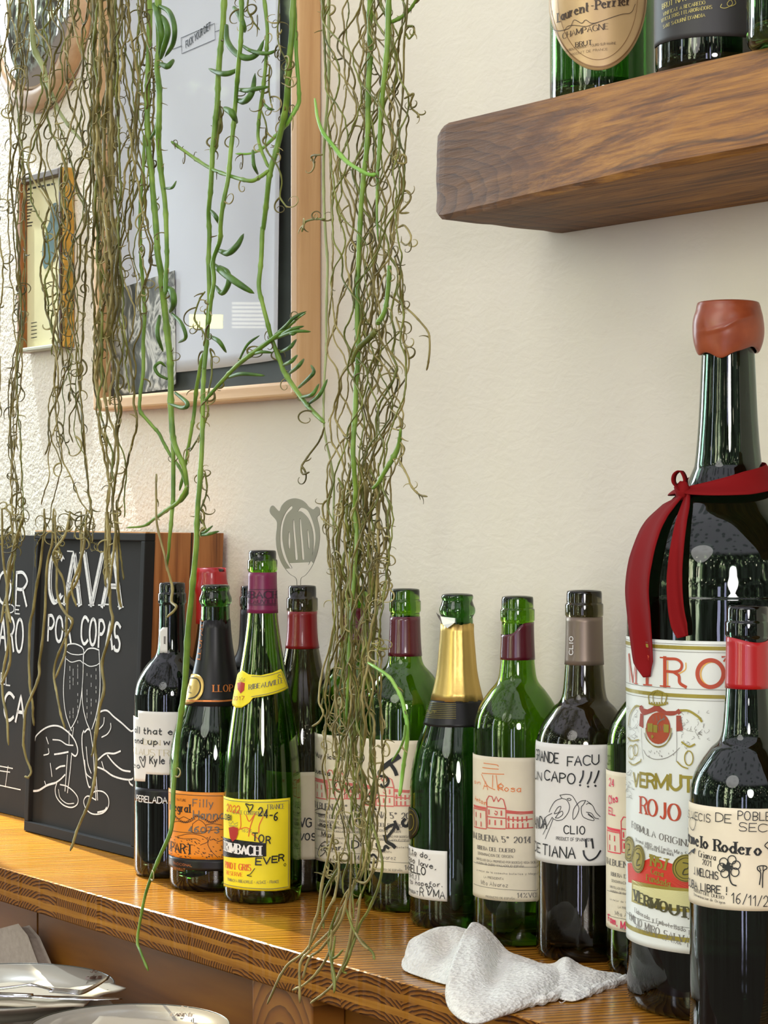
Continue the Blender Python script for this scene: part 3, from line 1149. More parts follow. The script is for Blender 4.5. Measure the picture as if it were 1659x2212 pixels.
p.text('2022', 491, 1752, 15, 519, jit=.5, wt=.13)
for l in ([(920, 955), (925, 1040), (915, 1075)], [(900, 1080), (960, 1060), (1000, 1075)], [(965, 960), (990, 1010), (1030, 960)], [(1035, 950), (1000, 1050), (985, 1130)], [(1100, 975), (1070, 1040), (1065, 1100)],
          [(1010, 1110), (1060, 1150), (1080, 1175)]):
    p.px(c2(*l), 1.9)
p.done('orange_print', plain('red_orange_print', (222, 92, 40), .5), lab)
p = Pen(B, .0018)
p.px(c2((985, 905), (965, 870), (995, 880), (1020, 878), (1015, 905), (990, 935), (985, 905)), 2.4)
p.text('24-6', 559, 1762, 17, 600, jit=.5, wt=.16, rise=14)
p.text('LOBI', 485, 1768, 11, 502, jit=.4, wt=.2)
p.text('TOR', 546, 1816, 16, 583, jit=.6, wt=.16, rise=8)
p.text('EVER', 553, 1868, 14, 612, jit=.6, wt=.2, rise=-8)
p.text('o', 612, 1871, 10, wsc=1)
p.px(c2((1035, 1385), (1000, 1430), (975, 1440), (1010, 1448)), 1.6)
p.done('handwritten_text', M['marker'], lab)

# --- bottles of the back rank
B = Bottle('wine_bottle', 'bottle with bright red capsule behind the champagne shaped bottle with orange label', 457, 2.47, *burgundy(.0385, .3148), M['glass_black'])
B.sleeve('capsule', M['red_foil'], .255, .3155, .0022, lambda a: .004 if .5 < a < 1.2 else 0, label='bright red capsule')
B = Bottle('wine_bottle', 'black bottle hidden behind the tall flute bottle, only its dark neck showing', 549, 2.385, *bordeaux(.0375, .299), M['glass_black'])
B.sleeve('capsule', M['paper_black'], .215, .274, .0006, label='black capsule')
B = Bottle('wine_bottle', 'dark sloping bottle with dark red capsule and the steel strainer standing in its mouth', 653, 2.285, *burgundy(.0392, .3025, .0144), M['glass_brown'])
STR_AT = (B.c.copy(), .3025)
B.sleeve('capsule', M['dark_red_foil'], .2395, .2765, .0006, label='dark red capsule')
lab = B.patch('label', M['paper_cream'], -1.1, .82, B.z(653, 1857), B.z(653, 1668), .0006)
p = Pen(B, .0012)
p.text('VG', 648, 1786, 18, 672, jit=.5, wt=.16, rise=0)
p.text('NAVOS', 622, 1814, 14, 681, jit=.5, wt=.18)
p.done('handwritten_text', M['marker'], lab)

# --- green bordeaux bottles with the rose-coloured manor label
class Shift:
    """the same drawing, carried from the pixels it was measured at to another bottle"""
    def __init__(s, b, fx, fy):
        s.b, s.mpp, s.fx, s.fy = b, b.mpp, fx, fy
    def uv(s, px, py):
        return s.b.uv(s.fx(px), s.fy(py))
    def xyz(s, u, v, off):
        return s.b.xyz(u, v, off)
def manor(B, fx, fy, lab, col, vintage='VALBUENA 5° 2014', extra=True):
    S = Shift(B, fx, fy)
    q = lambda *a: zo(4.1475, 1000, 1600, *a)
    p = Pen(S, .0010)
    st = [[(100, 575), (205, 600), (205, 625), (100, 600)], [(100, 600), (105, 770), (210, 790)], [(205, 600), (212, 785)], [(215, 530), (235, 495), (262, 500), (278, 545)], [(215, 530), (222, 780), (380, 790)],
          [(318, 545), (340, 515), (365, 530), (385, 605)], [(385, 605), (388, 785)], [(278, 545), (300, 500), (318, 545)], [(222, 590), (384, 610)], [(222, 680), (384, 695)], [(385, 625), (520, 640), (625, 632)],
          [(385, 645), (520, 655), (625, 648)], [(388, 785), (520, 785), (625, 778)], [(395, 700), (500, 712), (620, 700)]]
    for l in st:
        p.px(q(*l), 2.4, smooth=False)
    for x, y in ((120, 640), (160, 650), (120, 720), (165, 728), (235, 620), (345, 630), (240, 710), (290, 715), (345, 715), (410, 680), (450, 685), (490, 685), (530, 685), (570, 680), (410, 740), (450, 745), (490, 745), (535, 742), (580, 740)):
        p.px(q((x, y), (x, y + 38)), 3.4, smooth=False)
    p.px(q((290, 630), (310, 640), (300, 665), (285, 650)), 2.0)
    p.fill(q((102, 572), (205, 598), (205, 618), (102, 592)))
    p.fill(q((388, 626), (622, 634), (622, 645), (388, 644)))
    p.done('manor_print', col, lab)
    p = Pen(S, .0010)
    p.text(vintage[2:], 1030, 1812, 13, 1147, style='serif', wt=.16, pre=vintage[:2])
    p.text('RIBERA DEL DUERO', 1032, 1833, 8, 1113, style='serif', wt=.15)
    p.text('DENOMINACION DE ORIGEN', 1033, 1845, 5.5, 1108, wt=.13)
    p.text('EMBOTELLADO EN LA PROPIEDAD POR BODEGAS VEGA SICILIA', 1030, 1856, 4.5, 1162, wt=.13)
    p.text('VALBUENA DE DUERO VALLADOLID ESPAÑA', 1030, 1864, 4.5, 1132, wt=.13)
    p.text('Lo mejor de la cosecha botellas y Magnum', 1030, 1880, 4, 1168, wt=.13)
    p.text('LA PRESIDENTA', 1046, 1896, 4.5, 1088, wt=.13)
    p.text('Mta Alvarez', 1040, 1910, 9, 1098, jit=.5, wt=.09)
    p.text('PRODUCTO DE ESPAÑA', 1050, 1938, 4, 1112, wt=.13)
    p.text('14%VOL', 1117, 1939, 10, 1166, style='serif', wt=.11)
    for l in ([(100, 1085), (300, 1120), (690, 1130)], [(100, 1280), (300, 1325), (690, 1340)]):
        p.px(q(*l), .9)
    p.done('print', M['grey_print'], lab)

B = Bottle('wine_bottle', 'green bottle wrapped by the vine bundle, white label covered in small handwriting', 767, 2.25, *bordeaux(.0393, .303, .187, .236), M['glass_green'])
B.sleeve('capsule', M['wine_foil'], .248, .2815, .0006, label='wine red capsule')
lab = B.patch('label', M['paper_cream'], -1.62, 1.0, B.z(767, 1866), B.z(767, 1590), .0006)
sc_ = 2.0 / 2.2
manor(B, lambda x: 767 + (x - 1118) * sc_, lambda y: 1590 + (y - 1637) * (276 / 311.), lab, M['rose_print'])
p = Pen(B, .0014)
p.text('Muy rica esta', 684, 1634, 10, 766, jit=.6, wt=.16, rise=2, seed=21)
p.text('buesta de', 683, 1668, 10, 738, jit=.6, wt=.18, rise=4, seed=22)
p.text('marta', 692, 1785, 11, 727, jit=.5, wt=.15, seed=23)
p.text('Mux', 696, 1806, 11, 720, jit=.5, wt=.15, seed=24)
p.text('Talhar', 693, 1838, 11, 738, jit=.5, wt=.14, rise=-8, seed=25)
p.px(zo(4.1475, 660, 1550, (180, 1110), (140, 1140), (115, 1220), (140, 1240), (190, 1190), (200, 1130), (180, 1110)), 1.6)
p.px(zo(4.1475, 660, 1550, (90, 830), (150, 815), (200, 850), (160, 870), (95, 850)), 1.4)
p.text('FE', 770, 1775, 14, 795, jit=.6, wt=.16, rise=-6)
p.text('DI', 760, 1832, 15, 782, jit=.6, wt=.16, rise=-6)
p.done('handwritten_text', M['marker'], lab)

B = Bottle('wine_bottle', 'green bottle right of the vine bundle, thick black marker scrawl rising across its label', 875, 2.172, *bordeaux(.0400, .303, .190, .236), M['glass_green'])
B.sleeve('capsule', M['wine_foil'], .239, .2765, .0006, label='wine red capsule')
lab = B.patch('label', M['paper_cream'], -1.60, 1.12, B.z(875, 1887), B.z(875, 1600), .0006)
manor(B, lambda x: 875 + (x - 1118) * .955, lambda y: 1600 + (y - 1637) * (287 / 311.), lab, M['rose_print'], 'VALBUENA 5° 2014')
p = Pen(B, .0014)
w3 = lambda *a: zo(4.1475, 660, 1550, *a)
for l, w in (([(690, 455), (760, 400), (835, 350)], 11), ([(760, 410), (800, 470), (815, 510)], 8), ([(690, 470), (660, 485), (665, 520), (720, 530), (745, 560), (735, 600), (700, 622), (680, 600)], 5.5),
             ([(640, 590), (615, 620), (630, 660)], 4.5), ([(600, 740), (615, 790), (635, 825)], 4), ([(550, 1300), (590, 1240), (620, 1230), (650, 1280), (600, 1300), (560, 1270)], 5),
             ([(555, 1240), (580, 1340)], 5), ([(640, 1130), (660, 1180), (700, 1190), (720, 1150), (745, 1170)], 6), ([(715, 1060), (730, 1110), (780, 1140), (800, 1160)], 8), ([(720, 1090), (790, 1000), (800, 960), (760, 970), (715, 1000)], 6),
             ([(800, 930), (830, 1000)], 6), ([(890, 910), (868, 940), (885, 970), (915, 965), (930, 930)], 6.5)):
    p.px(w3(*l), w)
p.done('handwritten_text', M['ink'], lab)

B = Bottle('sparkling_wine_bottle', 'champagne shaped bottle with gold foil neck, black collar and small white handwritten label', 988, 2.085, *champagne(.0440, .3012), M['glass_deep'])
gold = B.sleeve('neck_foil', M['gold_foil'], .204, .2755, .0007, ragged(3, .003), label='gold foil', extra=lambda a, k: .00035 * math.sin(a * 9 + 3 * math.sin(a * 2)) + (.0012 * mnoise.noise(Vector((a * 4, k * 9, 0))) if k > .9 else 0))
V, F = [], []
tip = [B.xyz(*B.uv(*q), .0025) for q in zo(4.1475, 660, 1200, (1180, 510), (1230, 545), (1345, 560), (1345, 600), (1285, 650), (1250, 620), (1200, 560))]
V = [tuple(v) for v in tip]
F = [tuple(range(len(V)))]
mk('torn_foil', V, F, M['silver_foil'], gold, solid=.0008, label='silvery torn foil edge')
col = B.sleeve('collar_label', M['paper_black'], .182, .2045, .0007, label='black collar')
p = Pen(B, .0014)
for k in range(9):
    y = 1516 + k * 4
    p.px([(925 - k, y), (950, y + 3), (985, y + 4)], .6)
p.text('BRUT', 922, 1537, 5, 944, wt=.15)
p.done('print', M['gold_print'], col)
md_ = B.outline('medallion', plain('dark_medallion', (40, 36, 26), .4, metal=.3), zo(4.1475, 660, 1550, (925, 820), (960, 812), (995, 850), (1018, 930), (1010, 1010), (975, 1065), (930, 1075)), .001, smooth=True)
p = Pen(B, .0014)
p.px(zo(4.1475, 660, 1550, (935, 880), (960, 870), (975, 920), (970, 980), (945, 1010), (930, 990)), 2.0, closed=True)
p.px(zo(4.1475, 660, 1550, (930, 832), (960, 830), (990, 870), (1005, 935), (995, 1005), (965, 1050)), 1.0)
p.done('print', M['gold_print'], md_)
lab = B.patch('label', M['paper_white'], -1.62, B.th(966, 1890), B.z(966, 1947.5), B.z(966, 1839), .0006)
p = Pen(B, .0010)
p.text('ELLÓ', 889, 1883, 16, 921, wt=.15, pre='TOR')
p.text('UT', 893, 1898, 11, 909, style='serif', wt=.10, pre='BR')
p.text('RVA', 888, 1848, 5, 900, wt=.13, pre='RESE')
p.text('INNAT', 887, 1927, 7, 904, wt=.16, pre='CORP')
p.done('print', M['ink'], lab)
p = Pen(B, .0013)
p.text('to do,', 891, 1844, 12, 931, pre='than ', jit=.5, wt=.14, rise=5, seed=31)
p.text('oo love,', 888, 1861, 12, 944, pre='lang', jit=.5, wt=.14, rise=7, seed=32)
p.text('o hopefor.', 890, 1909, 10, 957, pre='t', jit=.5, wt=.14, rise=-4, seed=33)
p.text('R', 908, 1935, 17, 916, jit=.4, wt=.1)
p.px(zo(4.1475, 660, 1550, (1105, 1560), (1085, 1520), (1100, 1510), (1108, 1530), (1120, 1512), (1138, 1525), (1125, 1560), (1105, 1592), (1098, 1550)), 1.9)
p.text('MA', 937, 1937, 15, 961, jit=.4, wt=.12, rise=4)
p.done('handwritten_text', M['marker'], lab)

B = Bottle('wine_bottle', 'green bottle with wine red capsule and clean cream manor label, third from the big magnum', 1118, 2.002, *bordeaux(.0387, .3022, .187, .234), M['glass_green'])
B.sleeve('capsule', M['wine_foil'], .2465, .2795, .0006, lambda a: .011 * (0.5 - 0.5 * math.tanh((a % (2 * math.pi) - math.pi if False else ((a + math.pi) % (2 * math.pi) - math.pi)) * 3)), label='torn wine red capsule')
lab = B.patch('label', M['paper_cream'], -1.62, .80, B.z(1118, 1948), B.z(1118, 1637), .0006)
manor(B, lambda x: x, lambda y: y, lab, plain('red_print', (205, 92, 82), .7))
p = Pen(B, .0012)
q4 = lambda *a: zo(4.1475, 1000, 1600, *a)
for l in ([(190, 200), (300, 215), (320, 230)], [(180, 240), (320, 255)], [(175, 290), (370, 300)], [(170, 300), (220, 400), (290, 440)], [(270, 310), (268, 420)], [(300, 310), (315, 440)], [(345, 380), (315, 410), (350, 440)]):
    p.px(q4(*l), 1.5)
p.text('Rosa', 1078, 1708, 13, 1127, jit=.5, wt=.12, rise=2)
p.text('A', 1045, 1705, 18, jit=.5, wt=.09)
p.text('Anton', 1027, 1729, 10, 1052, jit=.6, wt=.14, rise=6)
p.text('on', 1026, 1692, 9, 1040, jit=.5, wt=.13)
p.done('handwritten_text', M['orange_ink'], lab)

B = Bottle('wine_bottle', 'dark brown bottle with taupe capsule and white label of two line drawn birds', 1262, 1.937, *bordeaux(.0410, .3095, .178, .236, .0157), M['glass_brown'])
cap = B.sleeve('capsule', M['taupe_foil'], .2465, .287, .0006, label='taupe capsule')
T = Turn(B, 1238, 1414)
p = Pen(T, .0012)
p.text('CLIO', 1238, 1414, 10, wsc=1.25, wt=.2, gap=2)
p.done('print', M['white_print'], cap)
lab = B.patch('label', M['paper_white'], -1.62, B.th(1315, 1750), B.z(1262, 1870), B.z(1262, 1609), .0006)
p = Pen(B, .0010)
for l in ([(870, 488), (930, 480), (980, 495), (1020, 560), (1040, 610), (1020, 670), (990, 705), (985, 660), (1000, 600), (1050, 545), (1100, 535)],
          [(870, 488), (890, 515), (930, 530), (955, 580), (945, 640), (900, 700), (850, 715), (815, 700), (800, 685)], [(890, 515), (830, 540), (790, 600), (775, 640)],
          [(820, 650), (850, 600), (880, 590), (860, 640), (820, 655)], [(830, 690), (860, 650), (890, 630), (895, 660), (860, 690), (830, 692)], [(800, 650), (740, 690), (700, 780)], [(800, 690), (760, 760), (720, 840)], [(810, 700), (780, 780), (740, 880)],
          [(935, 520), (955, 515), (970, 528), (950, 535), (935, 520)], [(1100, 535), (1080, 570), (1060, 600), (1070, 670), (1110, 700), (1170, 715), (1165, 690), (1120, 650)], [(1110, 540), (1160, 580), (1190, 640), (1228, 680)],
          [(1105, 570), (1125, 560), (1150, 572)], [(1105, 640), (1150, 650), (1180, 690), (1215, 700)], [(1120, 660), (1160, 690)]):
    p.px(q4(*l), 1.4)
p.text('CLIO', 1219, 1800, 16.5, 1265, wt=.14, gap=2.0)
p.text('PRODUCT OF SPAIN 2016', 1202, 1814, 7, 1279, wt=.12)
p.done('print', M['ink'], lab)
p = Pen(B, .0013)
p.text('NDE', 1177, 1645, 22, 1207, jit=.3, wt=.12, rise=1, seed=41, pre='GRA')
p.text('FACU', 1226, 1654, 20, 1293, jit=.3, wt=.13, rise=-6, seed=42)
p.text('N', 1163, 1684, 17, 1171, jit=.3, wt=.13, pre='U')
p.text('CAPO', 1178, 1684, 21, 1245, jit=.4, wt=.13, rise=5, seed=43)
for k, (x, y) in enumerate(((1078, 270), (1150, 280), (1215, 270))):
    p.px(q4((x, y), (x - 5 - 5 * k, y + 50), (x - 30 - 5 * k, y + 105)), 3.6)
    p.px(q4((x - 30 - 2 * k, y + 125 + 3 * k), (x - 26, y + 130 + 3 * k)), 4)
p.text('DA', 1167, 1788, 24, 1182, jit=.3, wt=.12, rise=-3, seed=44, pre='PAN')
p.text('E', 1162, 1840, 20, 1168, jit=.3, wt=.13, pre='D')
p.text('TIANA', 1174, 1845, 23, 1243, jit=.35, wt=.12, rise=2, seed=45)
p.px(q4((1100, 885), (1105, 950)), 4)
p.px(q4((1155, 880), (1165, 960)), 4)
p.px(q4((1080, 985), (1090, 1030), (1130, 1070), (1190, 1045), (1230, 985)), 3.8)
p.done('handwritten_text', M['marker'], lab)

B = Bottle('wine_bottle', 'green bottle half hidden between the birds label bottle and the big magnum', 1413, 1.868, *bordeaux(.0387, .3022, .187, .234), M['glass_green'])
B.sleeve('capsule', M['wine_foil'], .2465, .2795, .0006)
lab = B.patch('label', M['paper_cream'], -1.62, .80, B.z(1413, 2019), B.z(1413, 1673), .0006)
k_ = 2.002 / 1.868
manor(B, lambda x: 1413 + (x - 1118) * k_, lambda y: 1673 + (y - 1637) * (346 / 311.), lab, plain('bright_rose_print', (222, 60, 75), .6))
p = Pen(B, .0012)
p.text('24', 1317, 1697, 16, 1328, jit=.4, wt=.14)
p.text('Ctes', 1316, 1735, 16, 1336, jit=.5, wt=.16, rise=-8)
p.text('EL', 1316, 1758, 14, 1330, jit=.5, wt=.18)
p.text('am. Mar', 1319, 1992, 14, 1368, pre='F', jit=.4, wt=.2, rise=12, seed=51)
p.done('handwritten_text', M['pink_ink'], lab)

# --- the big vermouth magnum
def magnum():
    r = .0770
    side = [(r, .013), (r, .08), (r, .2), (r, .300), (r * .995, .314), (r * .98, .3286), (r * .93, .3498), (r * .80, .3675), (r * .62, .3817), (r * .455, .3935),
            (.0275, .407), (.0250, .4165), (.0224, .4488), (.0203, .4948), (.0198, .503)]
    rim = [(.0203, .5035), (.0242, .507), (.0245, .512), (.0230, .518), (.0225, .530), (.0215, .534)]
    B = Bottle('magnum_bottle', 'very large dark vermouth bottle sealed with brown wax, red ribbon round its neck', 1573, 1.742, side, rim, M['glass_black'], thick=.005)
    # wax seal
    def wob(a, z):
        return .0009 * mnoise.noise(Vector((math.cos(a) * 1.6, math.sin(a) * 1.6, z * 70))) - .0005 * math.cos(a * 2 + 1)
    prof = [(.0210, .4975), (.0232, .498), (.0252, .5035), (.0264, .510), (.0268, .516), (.0267, .521), (.0258, .526), (.0243, .5305), (.0233, .5345), (.0215, .5365), (.012, .5375), (0, .5375)]
    n = 96
    pr = smooth_prof(prof, 5)
    V, F = lathe(B.c, pr, n, False, wob)
    V = [Vector(v) for v in V]
    for v in V:
        a = math.atan2(v.y - B.c.y, v.x - B.c.x) - B.front
        a = (a + math.pi) % (2 * math.pi) - math.pi
        z = v.z - B.c.z
        if z < .506:
            v.z -= (.0050 * math.exp(-((a + .25) / .35) ** 2) + .002 * math.exp(-((a + 1.2) / .2) ** 2) - .004 * math.exp(-((a - 1.0) / .45) ** 2)) * max(0, (.506 - z) / .0085)
        # the overlapping fold of wax
        zz = .5185 + .0060 * math.tanh((a - .1) * 2.2)
        d = z - zz
        if abs(a) < 1.5 and -.003 < d < .006:
            q = .0009 * math.exp(-(d / .0018) ** 2) * math.exp(-(a / .8) ** 4)
            v.x += q * math.cos(a + B.front)
            v.y += q * math.sin(a + B.front)
    t = NT('brown_sealing_wax').set(color=srgb(168, 82, 48), rough=.32, spec=.5)
    t.color(t.ramp(t.noise(t.coord(), 60, 3), [(.3, srgb(128, 56, 30)), (.7, srgb(152, 76, 44))]))
    mk('wax_seal', V, F, t.m, B.root, smooth=True, label='brown wax seal with a drip')
    # label
    z0, z1 = B.z(1480, 2060), B.z(1480, 1384)
    lab = B.patch('label', plain('white_glossy_label', (220, 223, 214), .4, .03, 20), -1.62, 1.35, z0, z1, .0007)
    m2 = lambda *a: zo(4.023, 1310, 1200, *a)
    m3 = lambda *a: zo(3.937, 1310, 1650, *a)
    # gold rules run round the label at even height
    def rule(pen, py, w, th0=-1.6, th1=1.3):
        z = B.z(1480, py)
        pen.ribbon([((th0 + (th1 - th0) * i / 40) * B.body, z) for i in range(41)], lambda t, k: w * B.mpp)
    p = Pen(B, .0011)
    rule(p, 1399, 8)
    rule(p, 1503, 8)
    rule(p, 2030, 10)
    p.done('gold_stripes', M['gold_print'], lab)
    p = Pen(B, .0011)
    for y in (1391.5, 1408, 1488, 1512, 2003):
        rule(p, y, .9)
    p.text('FORMULA ORIGINAL', 1366, 1787, 14, 1508, style='serif', wt=.13, rise=26)
    p.text('Vermut MIRO and Emilio Miro Salvat', 1374, 1817, 8, 1510, style='serif', wt=.1, rise=16)
    p.text('registered trade mark', 1394, 1831, 8, 1456, style='serif', wt=.1, rise=9)
    p.text('Elaborado y Embotellado por', 1372, 1970, 10, 1508, style='serif', wt=.1, rise=26)
    p.text('EMILIO MIRÓ SALVAT', 1361, 1985, 15, 1504, style='serif', wt=.13, rise=28)
    p.text('SERRA GUIM N° 10 - C.P. 43206 - ESP', 1374, 2003, 8, 1500, style='serif', wt=.1, rise=22)
    p.done('print', M['grey_print'], lab)
    # the name
    p = Pen(B, .0012)
    for ch, xa, xb, base, h in (('M', 1358, 1379, 1476, 62), ('I', 1393, 1404, 1480, 61), ('R', 1429, 1480, 1484, 64), ('O', 1503, 1567, 1487, 66)):
        h_ = h
        if ch == 'M':
            for l, w in (([(1359, 1413), (1362, 1473)], 3), ([(1360, 1413), (1368, 1473)], 7), ([(1376, 1420), (1368, 1473)], 2.5), ([(1375, 1415), (1375, 1476)], 6), ([(1371, 1476), (1379, 1477)], 2)):
                p.px(l, w, smooth=False)
        elif ch == 'I':
            for l, w in (([(1399, 1418), (1399, 1478)], 10), ([(1391, 1479), (1409, 1480)], 3), ([(1391, 1418), (1409, 1419)], 3)):
                p.px(l, w, smooth=False)
        elif ch == 'R':
            for l, w, sm in (([(1437, 1420), (1437, 1482)], 9, 0), ([(1427, 1420), (1448, 1421.5)], 3, 0), ([(1427, 1481.5), (1448, 1483)], 3, 0), ([(1441, 1423), (1462, 1424), (1473, 1433), (1471, 1446), (1459, 1451), (1441, 1450)], 6, 1),
                             ([(1457, 1452), (1467, 1460), (1469, 1475), (1482, 1484)], 7, 1)):
                p.px(l, w, smooth=bool(sm))
        else:
            c = [(1535 + 28 * math.cos(k * math.pi / 8), 1455 + 29 * math.sin(k * math.pi / 8)) for k in range(16)]
            p.px(c, 9, closed=True)
            p.px([(1560, 1419), (1570, 1418), (1564, 1428)], 4, smooth=False)
    p.text('ROJO', 1385, 1756, 36, 1473, style='serif', wt=.15, rise=8, gap=1.0)
    p.done('name_print', plain('brick_red_print', (178, 66, 34), .5), lab)
    p = Pen(B, .00105)
    for l, w in (([(1482, 1432), (1481, 1446), (1468, 1455)], 2.5), ([(1443, 1428), (1443, 1482)], 2.5)):
        p.px(l, w)
    c = [(1538 + 24 * math.cos(k * math.pi / 8), 1456 + 26 * math.sin(k * math.pi / 8)) for k in range(16)]
    p.px(c, 3, closed=True)
    p.done('name_shadow', plain('ochre_print', (222, 168, 70), .5), lab)
    p = Pen(B, .0012)
    for i, (ch, x0, x1, b, h) in enumerate((('V', 1370, 1380, 1697, 28), ('E', 1384, 1396, 1698, 29), ('R', 1399, 1415, 1700, 29), ('M', 1418, 1443, 1702, 30), ('U', 1449, 1471, 1704, 31), ('T', 1475, 1500, 1709, 31))):
        p.text(ch, x0, b, h, x1, wt=.22)
    p.text('1957', 1404, 1869, 24, 1444, style='serif', wt=.2, rise=5)
    p.text('Casa', 1408, 1887, 12, 1434, style='serif', wt=.18, rise=3)
    p.text('Fundada', 1398, 1901, 13, 1449, style='serif', wt=.18, rise=6)
    p.done('gold_print', M['gold_print'], lab)
    # red field with its little roof
    p = Pen(B, .0009)
    p.fill(m3((183, 845), (300, 835), (380, 800), (460, 815), (560, 850), (760, 880), (900, 880), (900, 1090), (720, 1075), (540, 1060), (360, 1035), (188, 1005)))
    p.done('red_field', M['red_band'], lab)
    # vermouth plate
    p = Pen(B, .0012)
    p.fill(m3((222, 985), (400, 1025), (700, 1060), (900, 1070), (900, 1275), (700, 1262), (400, 1225), (220, 1170)))
    p.done('plate_border', M['gold_print'], lab)
    p = Pen(B, .0015)
    p.fill(m3((236, 1025), (400, 1055), (700, 1085), (890, 1092), (890, 1245), (700, 1235), (400, 1200), (236, 1155)))
    p.done('plate_field', plain('pale_gold_field', (206, 200, 140), .45), lab)
    p = Pen(B, .0018)
    p.text('VERMOUTH', 1372, 1943, 22, 1512, style='serif', wt=.26, rise=22)
    p.done('plate_print', plain('olive_print', (70, 66, 30), .5), lab)
    # medals
    for cx, cy, rx, ry in ((1361, 1834, 11, 28), (1381, 1855, 14, 31), (1483, 1875, 30, 30)):
        p = Pen(B, .0016)
        p.fill([(cx + rx * math.cos(k * math.pi / 10), cy + ry * math.sin(k * math.pi / 10)) for k in range(20)])
        md = p.done('medal', M['gold_print'], lab)
        p = Pen(B, .0020)
        for s_ in (.92, .74):
            p.px([(cx + s_ * rx * math.cos(k * math.pi / 10), cy + s_ * ry * math.sin(k * math.pi / 10)) for k in range(20)], 1.3, closed=True)
        p.px([(cx - rx * .2, cy - ry * .4), (cx + rx * .2, cy - ry * .3), (cx + rx * .15, cy), (cx - rx * .1, cy + ry * .1), (cx - rx * .2, cy + ry * .45), (cx + rx * .3, cy + ry * .4)], 2.4)
        p.done('medal_relief', plain('medal_relief', (60, 54, 24), .5), lab)
    # coat of arms
    p = Pen(B, .0012)
    p.fill(m2((290, 1320), (330, 1345), (400, 1320), (440, 1290), (490, 1330), (560, 1365), (640, 1350), (600, 1385), (540, 1390), (480, 1370), (440, 1335), (400, 1360), (340, 1385), (310, 1370)), True)
    p.fill(m2((300, 1370), (325, 1380), (325, 1500), (290, 1480)))
    p.fill(m2((610, 1390), (650, 1390), (668, 1520), (610, 1530)))
    p.fill(m2((292, 1310), (310, 1300), (328, 1320), (310, 1345)))
    p.fill(m2((605, 1350), (630, 1330), (660, 1355), (630, 1385)))
    p.done('mantle', plain('mantle_red', (150, 62, 44), .5), lab)
    p = Pen(B, .0013)
    p.fill([(1310 + (455 + 105 * math.cos(k * math.pi / 12)) / 4.023, 1200 + (1500 + 138 * math.sin(k * math.pi / 12)) / 4.023) for k in range(24)])
    p.done('shield', plain('shield_red', (158, 66, 34), .5), lab)
    p = Pen(B, .0016)
    for a, b, c_, d_ in ((365, 1455, 410, 1535), (415, 1470, 450, 1540), (505, 1465, 548, 1540)):
        p.fill(m2((a, b), (c_, b + 5), (c_, d_), (a, d_ - 5)))
    p.fill(m2((395, 1570), (405, 1555), (420, 1570), (405, 1595)))
    p.px(m2((350, 1500), (356, 1580), (400, 1640), (455, 1665), (520, 1640), (560, 1570), (570, 1500)), 2.2)
    for x in range(375, 540, 22):
        p.fill(m2((x, 1280 - 10), (x + 12, 1275), (x + 12, 1292), (x, 1290)))
    p.px(m2((380, 1270), (375, 1220), (400, 1190), (450, 1175), (500, 1190), (528, 1220), (520, 1275)), 3.0)
    p.px(m2((415, 1270), (415, 1200), (450, 1180), (485, 1200), (485, 1275)), 2.0)
    p.px(m2((380, 1285), (450, 1300), (522, 1290)), 4.0)
    p.px(m2((450, 1170), (450, 1185)), 3.0)
    p.px(m2((200, 1480), (215, 1380), (260, 1310), (295, 1310)), 4.0)
    p.px(m2((650, 1345), (720, 1350), (800, 1400), (830, 1440)), 5.0)
    p.px(m2((660, 1620), (720, 1660), (770, 1640)), 4.0)
    p.px(m2((195, 1580), (230, 1610), (290, 1600)), 3.0)
    for cx, cy, rx, ry in ((225, 1710, 26, 60), (262, 1690, 22, 48), (720, 1760, 36, 62)):
        p.px([(1310 + (cx + rx * math.cos(k * math.pi / 8)) / 4.023, 1200 + (cy + ry * math.sin(k * math.pi / 8)) / 4.023) for k in range(16)], 2.6, closed=True)
    p.px(m2((205, 1790), (240, 1820), (300, 1790), (310, 1770)), 3.0)
    p.px(m2((620, 1790), (660, 1830), (710, 1850)), 3.0)
    p.done('gold_arms', M['gold_print'], lab)
    p = Pen(B, .0014)
    rr = random.Random(3)
    for k in range(90):
        x, y = rr.choice([(rr.uniform(190, 290), rr.uniform(1290, 1660)), (rr.uniform(650, 900), rr.uniform(1330, 1700)), (rr.uniform(180, 240), rr.uniform(1850, 2100))])
        p.px(m2((x, y), (x + rr.uniform(-18, 18), y + rr.uniform(8, 22)), (x + rr.uniform(-24, 24), y + rr.uniform(20, 40))), .7)
    p.px(m2((330, 1690), (360, 1740), (430, 1770), (520, 1760), (590, 1720), (640, 1670)), 1.2)
    p.px(m2((310, 1500), (318, 1690), (330, 1770)), 1.0)
    p.px(m2((615, 1520), (615, 1700), (610, 1790)), 1.0)
    for k in range(14):
        x, y = rr.uniform(350, 600), rr.uniform(1690, 1745)
        p.px(m2((x, y), (x + 3, y + 12)), 1.2)
    p.px([(1310 + (455 + 125 * math.cos(k * math.pi / 12)) / 4.023, 1200 + (1500 + 158 * math.sin(k * math.pi / 12)) / 4.023) for k in range(1, 12)], 1.6)
    p.px(m2((450, 1465), (465, 1440), (510, 1415)), 3)
    for k in range(9):
        x = 370 + k * 21
        p.px(m2((x, 1480), (x + 6, 1520)), 1.4)
    for x in (410, 440, 470, 500):
        p.px(m2((x, 1390), (x + 8, 1440)), 1.2)
    p.done('line_print', M['grey_print'], lab)
    # ribbon
    rib = NT('red_satin_ribbon').set(color=srgb(122, 14, 16), rough=.8, spec=.15)
    rib.bump(rib.noise(rib.coord(), 200, 3), .2, .0005)
